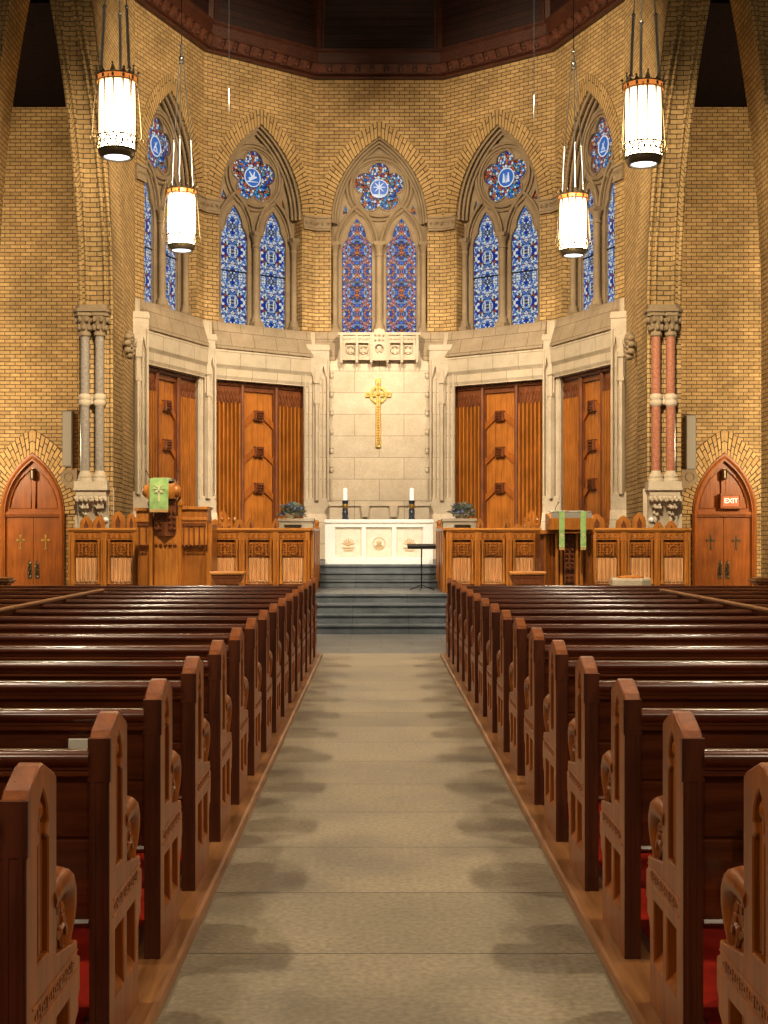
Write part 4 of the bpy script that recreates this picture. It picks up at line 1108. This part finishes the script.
# stone stands with arrangements
for s, pxa, pxb, fx in ((-1, 279, 313, 292), (1, 443, 476, 462)):
    D = 26.6; xa, xb = PX(pxa, D), PX(pxb, D); xm = (xa+xb)/2; hw = (xb-xa)/2; zt = PZ(518.5, D); nm = 'pulpit' if s < 0 else 'lectern'
    t = empty('stone_stand', (xm, D, 1.0), label='pale stone block stand with an open niche, on the %s side of the altar' % nm, cat='stand')
    b = MB(); b.plate([(-hw, 0), (hw, 0), (hw, zt-1.06), (-hw, zt-1.06)], [[(-hw*.5+.06*s, zt-1.26), (hw*.5+.06*s, zt-1.26), (hw*.5+.06*s, zt-1.12), (-hw*.5+.06*s, zt-1.12)]], 'y', 0, .10); b.box(-hw, hw, .18, .45, 0, zt-1.06)
    b.build('stand_body', M['stone'], t)
    b = MB(); b.box(-hw-.02, hw+.02, -.03, .48, zt-1.06, zt-1.0); b.build('stand_top', M['stone'], t, bevel=.006)
    t = empty('plant_arrangement', (PX(fx, D+.2), D+.22, zt), label='dusty blue-green arrangement in a low bowl on the stone stand, %s side' % nm, cat='plant', group='arrangements flanking the altar')
    b = MB(); b.lathe([(.10, 0), (.15, .06), (.16, .10), (.13, .10), (0, .07)], 0, 0, 14); b.build('bowl', M['stone'], t, smooth=40)
    rr = random.Random(5+s)
    for mm, nn, L0 in (('leaf', 230, .34), ('leaf2', 90, .33), ('flower', 40, .32)):
        b = MB()
        for k in range(nn):
            a = rr.random()*2*PI; el = rr.uniform(-.15, 1.4); L_ = L0*rr.uniform(.55, 1.0)*(1.0 if el < .8 else .8)
            d = Vector((math.cos(a)*math.cos(el), math.sin(a)*math.cos(el), math.sin(el)*1.05)); tip = Vector((0, 0, .08))+d*L_; mid = Vector((0, 0, .10))+d*L_*.55
            sd = d.cross(Vector((rr.random(), rr.random(), 1))).normalized()*(.022 if mm != 'flower' else .03)
            if mm == 'flower': b.ball(tip*.9, .026, 5, 4)
            else: b.raw([mid, mid+(tip-mid)*.5+sd, tip, mid+(tip-mid)*.5-sd], [(0, 1, 2, 3)]); b.tube([Vector((0, 0, .05)), mid], .003, 3)
        b.build({'leaf': 'foliage', 'leaf2': 'olive_sprigs', 'flower': 'flowers'}[mm], M[mm], t)
# music stand on the landing
D = 24.0; t = empty('music_stand', (PX(421.5, D), D, .588), label='black metal music stand on the steps before the altar', cat='music stand')
hh = PZ(545, D)-.588
b = MB(); b.tube([(0, 0, .03), (0, 0, hh-.05)], .012, 8); b.tube([(0, 0, hh*.5), (0, 0, hh*.5+.05)], .017, 8); b.build('pole', M['black'], t)
b = MB(); b.prism([(-.12, hh-.07), (-.13, hh-.03), (.08, hh+.02), (.09, hh+.0)], 'x', -.25, .25); b.box(-.25, .25, -.15, -.12, hh-.07, hh-.02); b.build('desk', M['black'], t)
for k in range(3):
    a = 2*PI*k/3+.4; b = MB(); b.tube([(0, 0, .10), (.12*math.cos(a), .12*math.sin(a), .05), (.25*math.cos(a), .25*math.sin(a), .01)], .009, 6); b.build('leg', M['black'], t)

# ================================================================== choir stalls, pulpit, lectern
ZP = .588
def stall(pxa, pxb, D, n, label, group, ret=0, depth=2.6, top=1.685):
    xa, xb = PX(pxa, D), PX(pxb, D); W = xb-xa; H = top-ZP
    t = empty('choir_stall_front', (xa, D, ZP), label=label, cat='choir stall', group=group)
    f = MB(); f.box(0, W, .03, .07, 0, H-.05); f.box(0, W, -.02, .08, 0, .12); f.box(0, W, -.03, .09, .12, .15); f.build('backing', M['oakdark'], t)
    f = MB(); f.box(-.02, W+.02, -.07, .40, H-.045, H); f.box(-.01, W+.01, -.05, .36, H-.07, H-.045); f.build('top_ledge', M['oakx'], t, bevel=.006)
    f = MB(); f.box(0, W, -.03, .04, H-.20, H-.07)
    k = max(6, int(W/.09))
    for i in range(k):
        x = W*(i+.5)/k; f.tube([(x-.035, -.035, H-.17), (x, -.045, H-.10), (x+.035, -.035, H-.17)], .010, 4); f.ball((x, -.04, H-.16), .014, 5, 4)
    f.build('carved_frieze', M['oak'], t)
    pw = W/n
    for i in range(n+1):
        x = i*pw; x = min(max(x, .05), W-.05)
        p = MB(); p.box(x-.05, x+.05, -.05, .05, 0, H-.07); p.prism([(x-.02, -.05), (x+.02, -.05), (x, -.075)], 'z', .15, H-.2); p.build('post', M['oak'], t, bevel=.005)
    for i in range(n):
        a, b_ = i*pw+.065, (i+1)*pw-.065; c = (a+b_)/2; w = (b_-a)
        for q in (-1, 1):
            x = c+q*(w/2-.02)
            p = MB(); p.lathe([(.03, .15), (.03, .20), (.02, .22), (.024, .30), (.028, .33), (.02, .36), (.024, .40), (.018, .42), (.018, H-.36), (.024, H-.34), (.018, H-.30), (.026, H-.24), (.03, H-.20)], x, -.03, 8)
            p.build('colonnette', M['oak'], t, smooth=50)
        p = MB(); p.box(a+.045, b_-.045, -.01, .035, H-.48, H-.24); carve(p, a+.05, b_-.05, H-.47, H-.25, -.01, .03, 6, 5); p.tube([(x, -.02, z) for x, z in circle(c, H-.37, .075, 14)], .012, 5, closed=True)
        po = p.build('carved_panel', M['screen'], t)
        p = MB(); p.box(a+.045, b_-.045, .015, .035, .15, H-.50); nf = 5; fw = (b_-a-.09)/nf
        for j in range(nf):
            x = a+.045+(j+.5)*fw; p.prism([(x-fw*.40, .015), (x-fw*.25, -.03), (x, -.01), (x+fw*.25, -.03), (x+fw*.40, .015)], 'z', .22, H-.51)
            p.ball((x, -.0, .20), fw*.45, 6, 4, (1, .6, .7))
        p.build('linenfold', M['linen'], po)
    if ret:
        x = W if ret > 0 else 0
        p = MB(); p.box(x-.04, x+.04, .05, depth, 0, H-.045); ro = p.build('return_panel', M['oak'], t)
        p = MB(); p.box(x-.06, x+.06, .0, depth+.04, H-.045, H+.005)
        for i in range(5): yy = .1+i*(depth-.1)/4; p.box(x-.055, x+.055, yy-.04, yy+.04, 0, H-.045)
        p.build('return_frame', M['oak'], ro, bevel=.005)
        p = MB(); p.box(x-.05, x+.05, depth-.12, depth+.02, H, H+.05); p.ball((x, depth-.05, H+.10), .06, 8, 6, (.8, 1, 1.2)); p.build('finial', M['oak'], ro, smooth=50)
    return t
SD = 22.95
stall(69, 139, SD, 2, 'carved oak stall front between the brass-cross door and the pulpit', 'carved oak stall fronts')
stall(208, 310, SD, 3, 'carved oak stall front between the pulpit and the altar steps', 'carved oak stall fronts', ret=1)
stall(446, 540, SD, 3, 'carved oak stall front between the altar steps and the lectern', 'carved oak stall fronts', ret=-1)
stall(590, 690, SD, 3, 'carved oak stall front between the lectern and the EXIT door', 'carved oak stall fronts')

def chair(pxa, pxb, pyt, D, label, zf=ZP):
    xa, xb = PX(pxa, D), PX(pxb, D); c = (xa+xb)/2; h = (xb-xa)/2; zt = PZ(pyt, D)-zf
    t = empty('choir_chair', (c, D, zf), label=label, cat='chair', group='oak choir chairs with pointed backs')
    b = MB(); b.prism([(-h, 0), (h, 0), (h, zt-.14), (h*.9, zt-.09), (h*.6, zt-.06), (h*.35, zt-.02), (0, zt), (-h*.35, zt-.02), (-h*.6, zt-.06), (-h*.9, zt-.09), (-h, zt-.14)], 'y', 0, .05)
    bo = b.build('backrest', M['oak'], t, bevel=.006)
    b = MB(); b.plate([(x*.35, zt-.20+z) for x, z in [(-h, -.22), (h, -.22), (h, .03), (0, .12), (-h, .03)]], [], 'y', -.012, .002); b.ball((0, -.01, zt-.22), h*.18, 6, 4, (1, .4, 1.3))
    b.build('carved_motif', M['oakdark'], bo)
    b = MB(); b.box(-h, h, -.40, 0, .42, .46); b.build('seat', M['oak'], t, bevel=.005)
    for q in (-1, 1):
        b = MB(); b.box(q*(h-.05), q*h, -.39, -.34, 0, .42); b.build('leg', M['oak'], t)
for a in ((80, 92.3, 515.5, 23.9, 'low oak chair back nearest the brass-cross door'), (92.7, 105, 515.5, 23.9, 'low oak chair back, second from the brass-cross door'),
          (111, 125, 511, 23.8, 'taller carved oak chair back under the grey twin column'), (126.5, 136, 512.5, 23.9, 'narrow oak chair back touching the pulpit'),
          (208, 222, 519, 24.4, 'oak chair back just beside the pulpit, toward the altar'), (233, 246, 519, 24.4, 'small oak chair back in front of the fluted screen, pulpit side'),
          (247, 254.5, 517, 25.0, 'narrow oak chair back in front of the bossed panel, pulpit side'), (272, 279, 518, 25.2, 'narrow oak chair back beside the stone stand, pulpit side'),
          (476.5, 484, 518.5, 25.2, 'narrow oak chair back beside the stone stand, lectern side'), (502, 510, 518, 25.0, 'narrow oak chair back in front of the bossed panel, lectern side'),
          (511.5, 524, 523.5, 24.4, 'low oak chair back just short of the lectern, the lower of a pair'), (524.5, 537, 521.5, 24.4, 'low oak chair back touching the lectern, the higher of a pair'),
          (589, 604.5, 513.5, 24.0, 'carved oak chair back rising behind the lectern desk'), (616, 631, 515.5, 23.9, 'broad oak chair back left of the tall one under the red column'),
          (632.6, 646, 512.5, 23.8, 'tallest oak chair back under the red twin column'), (653, 664.2, 521.5, 23.9, 'low oak chair back, second from the EXIT door'),
          (665, 677.5, 520.5, 23.9, 'low oak chair back nearest the EXIT door')): chair(*a)

def mic(mb, x, y, z, s=1):
    mb.tube([(x, y, z), (x+s*.01, y-.05, z+.10), (x+s*.04, y-.12, z+.17)], .005, 5); mb.ball((x+s*.045, y-.13, z+.18), .014, 6, 5)
# pulpit (left)
D = 22.0; zf = .441; xl = PX(134, D); xr = PX(211, D); k = F/D
t = empty('pulpit', (PX(166, D), D-.0, zf), label='carved oak pulpit with a green cloth over its book desk', cat='pulpit')
def lx(px): return PX(px, D)-PX(166, D)
def lz(py): return PZ(py, D)-zf
b = MB(); b.box(lx(137), lx(211), .12, .84, 0, lz(524)); b.prism([(lx(150), .12), (lx(155), -.05), (lx(178), -.05), (lx(183), .12)], 'z', 0, lz(516)); b.build('pulpit_body', M['oak'], t, bevel=.006)
for pa, pb, pt in ((136, 149.5, 508), (181, 207, 506.5)):
    w = MB(); w.box(lx(pa), lx(pb), .02, .6, lz(545), lz(pt+3)); w.box(lx(pa)-.02, lx(pb)+.02, -.02, .62, lz(pt+3), lz(pt)); w.box(lx(pa)-.01, lx(pb)+.01, .0, .6, lz(pt+14), lz(pt+11))
    wo = w.build('wing_panel', M['oak'], t, bevel=.004)
    w = MB(); carve(w, lx(pa)+.03, lx(pb)-.03, lz(528), lz(521), .02, .03, max(2, int((pb-pa)/4)), 1); n = max(2, int((pb-pa)/5))
    for i in range(n):
        x = lx(pa)+(i+.5)*(lx(pb)-lx(pa))/n; w.tube([(x, .0, lz(545)), (x, .0, lz(524))], .012, 5)
    w.box(lx(pa)+.02, lx(pb)-.02, -.005, .02, lz(526), lz(523)); carve(w, lx(pa)+.02, lx(pb)-.02, lz(549), lz(543), .0, .04, n+1, 1)
    w.build('wing_tracery', M['oakdark'], wo)
    w = MB(); w.box(lx(pa)+.02, lx(pb)-.02, .10, .15, .05, lz(552)); w.tube([(lx(pa)+.04, .1, .08), (lx(pb)-.04, .1, .08), (lx(pb)-.04, .1, lz(554)), (lx(pa)+.04, .1, lz(554))], .012, 4, closed=True)
    w.build('lower_panel', M['screen'], t)
for px in (151, 180):
    p = MB(); p.tube([(lx(px), -.02, 0), (lx(px), -.02, lz(505))], .035, 8); p.lathe([(.05, lz(506)), (.055, lz(503)), (.03, lz(499)), (0, lz(496))], lx(px), -.02, 8); p.lathe([(.05, 0), (.055, .06), (.035, .14)], lx(px), -.02, 8); p.build('post', M['oak'], t, smooth=40)
w = MB(); w.box(lx(155), lx(177), -.10, .1, lz(530), lz(500)); carve(w, lx(155), lx(177), lz(532), lz(510), -.10, .05, 5, 4); carve(w, lx(154), lx(178), lz(549), lz(541), -.05, .05, 5, 1)
w.prism([(lx(156), -.05), (lx(166), -.16), (lx(176), -.05)], 'z', lz(536), lz(522)); w.build('carved_front', M['oakdark'], t)
w = MB(); w.box(lx(150.5), lx(176), -.02, .35, lz(503), lz(484)); w.build('desk_neck', M['oak'], t)
w = MB(); w.prism([(-.20, lz(499)), (-.24, lz(491)), (-.20, lz(484)), (.22, lz(481)), (.22, lz(500))], 'x', lx(149), lx(176.5))
for px in (148, 177.5): w.lathe([(.001, -.03), (.075, -.03), (.085, 0), (.075, .03), (.001, .03)], 0, 0, 14) if False else w.ball((lx(px), -.10, lz(491.5)), .105, 10, 8, (.75, 1, 1))
do = w.build('book_desk', M['oak'], t, smooth=40)
w = MB(); w.box(lx(151), lx(174), -.22, .20, lz(481.5), lz(479)); w.build('desk_book', M['grey'], do)
w = MB(); xa, xb = lx(152.3), lx(170.8); w.prism([(-.262, lz(510)), (-.250, lz(491)), (-.225, lz(480)), (.1, lz(478)), (.1, lz(477.5)), (-.235, lz(479.3)), (-.262, lz(490.5)), (-.272, lz(510))], 'x', xa, xb)
cl = w.build('green_hanging', M['green'], t)
tag(cl, 'green embroidered cloth')
w = MB(); m_ = (xa+xb)/2; w.box(m_-.012, m_+.012, -.277, -.262, lz(502), lz(486)); w.box(m_-.055, m_+.055, -.277, -.258, lz(493), lz(491.3))
for i in range(8): a = i*PI/4; w.tube([(m_+.03*math.cos(a), -.272, lz(489)+.03*math.sin(a)), (m_+.10*math.cos(a), -.268, lz(489)+.10*math.sin(a))], .006, 4)
w.build('embroidery', M['palegold'], cl)
w = MB()
for i in range(16): x = xa+(i+.5)*(xb-xa)/16; w.box(x-.007, x+.007, -.272, -.262, lz(512.5), lz(509.5))
w.build('fringe', M['fringe'], cl)
w = MB(); mic(w, lx(151), -.05, lz(483), -1); mic(w, lx(177), -.05, lz(483), 1); w.build('microphones', M['black'], t)

# lectern (right)
t = empty('lectern', (PX(568, D), D, zf), label='oak lectern with two green cloth strips and carved dark centre', cat='lectern')
def lx(px): return PX(px, D)-PX(568, D)
b = MB(); b.box(lx(541), lx(594), .10, .8, 0, lz(532)); b.build('lectern_body', M['oakdark'], t)
b = MB(); b.box(lx(540), lx(595), .02, .5, lz(534), lz(530))
for px in (546, 549.5, 553, 578, 583, 587.5, 592): b.prism([(lx(px)-.022, .10), (lx(px), .04), (lx(px)+.022, .10)], 'z', .1, lz(535))
b.build('fluted_side', M['screen'], t)
for px in (557, 561.5, 577, 581.5):
    b = MB(); b.tube([(lx(px), .02, 0), (lx(px), .02, lz(532))], .028, 8); b.lathe([(.04, 0), (.045, .06), (.028, .12)], lx(px), .02, 8); b.build('post', M['oak'], t, smooth=40)
b = MB(); b.box(lx(564), lx(574), -.02, .1, 0, lz(532)); carve(b, lx(563.5), lx(574.5), lz(562), lz(533), -.02, .07, 2, 6); b.build('carved_centre', M['oakdark'], t)
for a, c in ((569, 566), (569, 578.5)):
    b = MB(); b.box(lx(564.5), lx(573.5), -.07, .02, lz(c+4), lz(c-4)); carve(b, lx(564.5), lx(573.5), lz(c+4), lz(c-4), -.07, .04, 2, 2); b.build('carved_knop', M['oakdark'], t)
b = MB(); b.prism([(-.28, lz(530)), (-.30, lz(518)), (-.22, lz(515.5)), (.22, lz(513)), (.25, lz(530))], 'x', lx(547), lx(591)); b.prism([(-.25, lz(533)), (-.2, lz(530)), (.2, lz(530)), (.1, lz(534))], 'x', lx(556), lx(584)); do = b.build('book_desk', M['oak'], t, bevel=.008)
b = MB(); b.prism([(-.27, lz(515.5)), (-.27, lz(512.5)), (.2, lz(510.5)), (.2, lz(513.5))], 'x', lx(551), lx(586)); b.build('open_book', M['paper'], do)
b = MB(); b.box(lx(549), lx(589), -.30, -.27, lz(518), lz(513)); n = 22
for i in range(n): x = lx(550)+(lx(588)-lx(550))*(i+.5)/n; b.ball((x, -.285, lz(512)), .016, 5, 4)
b.build('desk_rail', M['grey'], do)
for pa, pb in ((556.5, 561.8), (577.5, 583.0)):
    w = MB(); xa, xb = lx(pa), lx(pb); w.prism([(-.322, lz(548)), (-.312, lz(518)), (-.315, lz(513)), (.0, lz(511)), (.0, lz(510.5)), (-.325, lz(512.3)), (-.330, lz(548))], 'x', xa, xb)
    cl = w.build('green_strip', M['green'], t)
    w = MB(); m_ = (xa+xb)/2; w.box(m_-.008, m_+.008, -.337, -.325, lz(538), lz(533)); w.box(m_-.025, m_+.025, -.337, -.325, lz(535.6), lz(534.6)); w.box(xa, xb, -.334, -.324, lz(546.5), lz(546)); w.build('gold_cross', M['palegold'], cl)
    w = MB()
    for i in range(6): x = xa+(i+.5)*(xb-xa)/6; w.box(x-.006, x+.006, -.331, -.322, lz(549.8), lz(547.8))
    w.build('fringe', M['fringe'], cl)
b = MB(); mic(b, lx(553), -.2, lz(514), 1); mic(b, lx(585), -.2, lz(514), -1); b.build('microphones', M['black'], t)

# small oak tables / plinths in front of the stalls
for pa, pb, lab in ((211, 245, 'small oak table with stepped moulded top before the stall by the pulpit'), (508.5, 545, 'small oak table with stepped moulded top before the stall by the lectern')):
    D = 20.6; xa, xb = PX(pa, D), PX(pb, D); xm = (xa+xb)/2; h = (xb-xa)/2; zt = PZ(571.5, D)
    t = empty('small_table', (xm, D, 0), label=lab, cat='table', group='small moulded oak tables')
    b = MB(); b.box(-h, h, -.18, .18, zt-.045, zt); b.build('table_top', M['oakx'], t, bevel=.008)
    b = MB(); b.box(-h+.03, h-.03, -.16, .16, zt-.09, zt-.045); b.prism([(-h+.03, zt-.09), (h-.03, zt-.09), (h-.09, zt-.19), (-h+.09, zt-.19)], 'y', -.15, .15); b.build('apron', M['oakdark'], t)
    b = MB(); b.box(-h+.08, h-.08, -.12, .12, .06, zt-.19); b.box(-h+.02, h-.02, -.17, .17, 0, .06); b.build('pedestal', M['oak'], t, bevel=.006)
D = 20.6; xa, xb = PX(610.5, D), PX(650.5, D); xm = (xa+xb)/2; h = (xb-xa)/2; zt = PZ(578, D)
t = empty('baptismal_font', (xm, D, 0), label='grey stone octagonal font with a small wooden cover', cat='font')
b = MB(); b.lathe([(.19, 0), (.19, .08), (.14, .12), (.14, zt-.32), (h*1.0, zt-.22), (h*1.04, zt-.16), (h*1.04, zt-.03), (h, zt), (0, zt)], 0, 0, 8, ph=PI/8); b.build('font_bowl', M['stone'], t)
b = MB(); b.lathe([(h*.66, zt), (h*.66, zt+.022), (h*.45, zt+.035), (0, zt+.045)], 0, 0, 16); b.build('font_cover', M['oak'], t, smooth=30)
# ================================================================== light
def spot(x, y, z, tx, ty, tz, e, ang, col=(1, .82, .58), size=.25, blend=.6):
    l = bpy.data.lights.new('spotlight', 'SPOT'); l.energy = e; l.spot_size = math.radians(ang); l.spot_blend = blend; l.color = col; l.shadow_soft_size = size
    o = bpy.data.objects.new('spotlight', l); C.objects.link(o); o.location = (x, y, z)
    o.rotation_euler = (Vector((tx, ty, tz))-Vector((x, y, z))).to_track_quat('-Z', 'Y').to_euler()
    return o
for s in (-1, 1):
    spot(s*3.4, 20.6, 11.5, s*.3, 32.4, 3.4, 2300, 46, (1, .87, .68))
    spot(s*2.0, 20.6, 11.5, s*.3, 26.8, 1.7, 1900, 17, (1, .92, .80))           # on the altar           # on the altar wall
    spot(s*3.6, 20.4, 11.5, -s*3.8, 30.0, 8.0, 5400, 62)            # across to the side bays
    spot(s*2.2, 15.0, 9.5, s*3.6, 23.0, 1.9, 3600, 50, (1, .82, .56))           # on the stalls
    spot(s*1.6, 15.0, 9.5, s*5.3, 24.4, 6.0, 3600, 44, (1, .82, .56))           # added to brighten the crossing piers
    for yy, zz, e in ((27.5, 8.0, 420), (28.5, 3.6, 520)):
        l = bpy.data.lights.new('unseen_aisle_lamp', 'POINT'); l.energy = e; l.color = (1, .80, .52); l.shadow_soft_size = .2  # unseen lamps put in to light the aisle back walls
        o = bpy.data.objects.new('unseen_aisle_lamp', l); C.objects.link(o); o.location = (s*9.6, yy, zz)
# the lanterns' own downlights, just under their lenses
for o in list(C.objects):
    if o.name.startswith('pendant_lamp'):
        p = o.location; spot(p.x, p.y, p.z-.05, p.x*.55, p.y+(.2 if p.y > 0 else 2.0), 0, 420 if p.y > 0 else 260, 120, (1, .84, .6), .10, .8)
w = bpy.data.worlds.new('world'); bpy.context.scene.world = w; w.use_nodes = True
w.node_tree.nodes['Background'].inputs[0].default_value = (1, .80, .58, 1); w.node_tree.nodes['Background'].inputs[1].default_value = .10
# ================================================================== camera
cam = bpy.data.cameras.new('camera'); co = bpy.data.objects.new('camera', cam); C.objects.link(co)
co.location = (CX, 0, EYE); co.rotation_euler = (PI/2, 0, 0)
cam.sensor_fit = 'HORIZONTAL'; cam.sensor_width = 36; cam.lens = 36*F/768
cam.shift_x = (384-VX)/768; cam.shift_y = (HY-512)/768; cam.clip_end = 100; cam.clip_start = .05
sc = bpy.context.scene; sc.camera = co
sc.view_settings.view_transform = 'Standard'; sc.view_settings.look = 'None'; sc.view_settings.gamma = 1; sc.view_settings.exposure = 0.40
sc.view_settings.use_curve_mapping = False
sc.cycles.max_bounces = 6; sc.cycles.diffuse_bounces = 4; sc.cycles.glossy_bounces = 3; sc.cycles.sample_clamp_indirect = 3.0
sc.cycles.use_denoising = True
try: sc.cycles.denoiser = 'OPENIMAGEDENOISE'
except Exception: pass
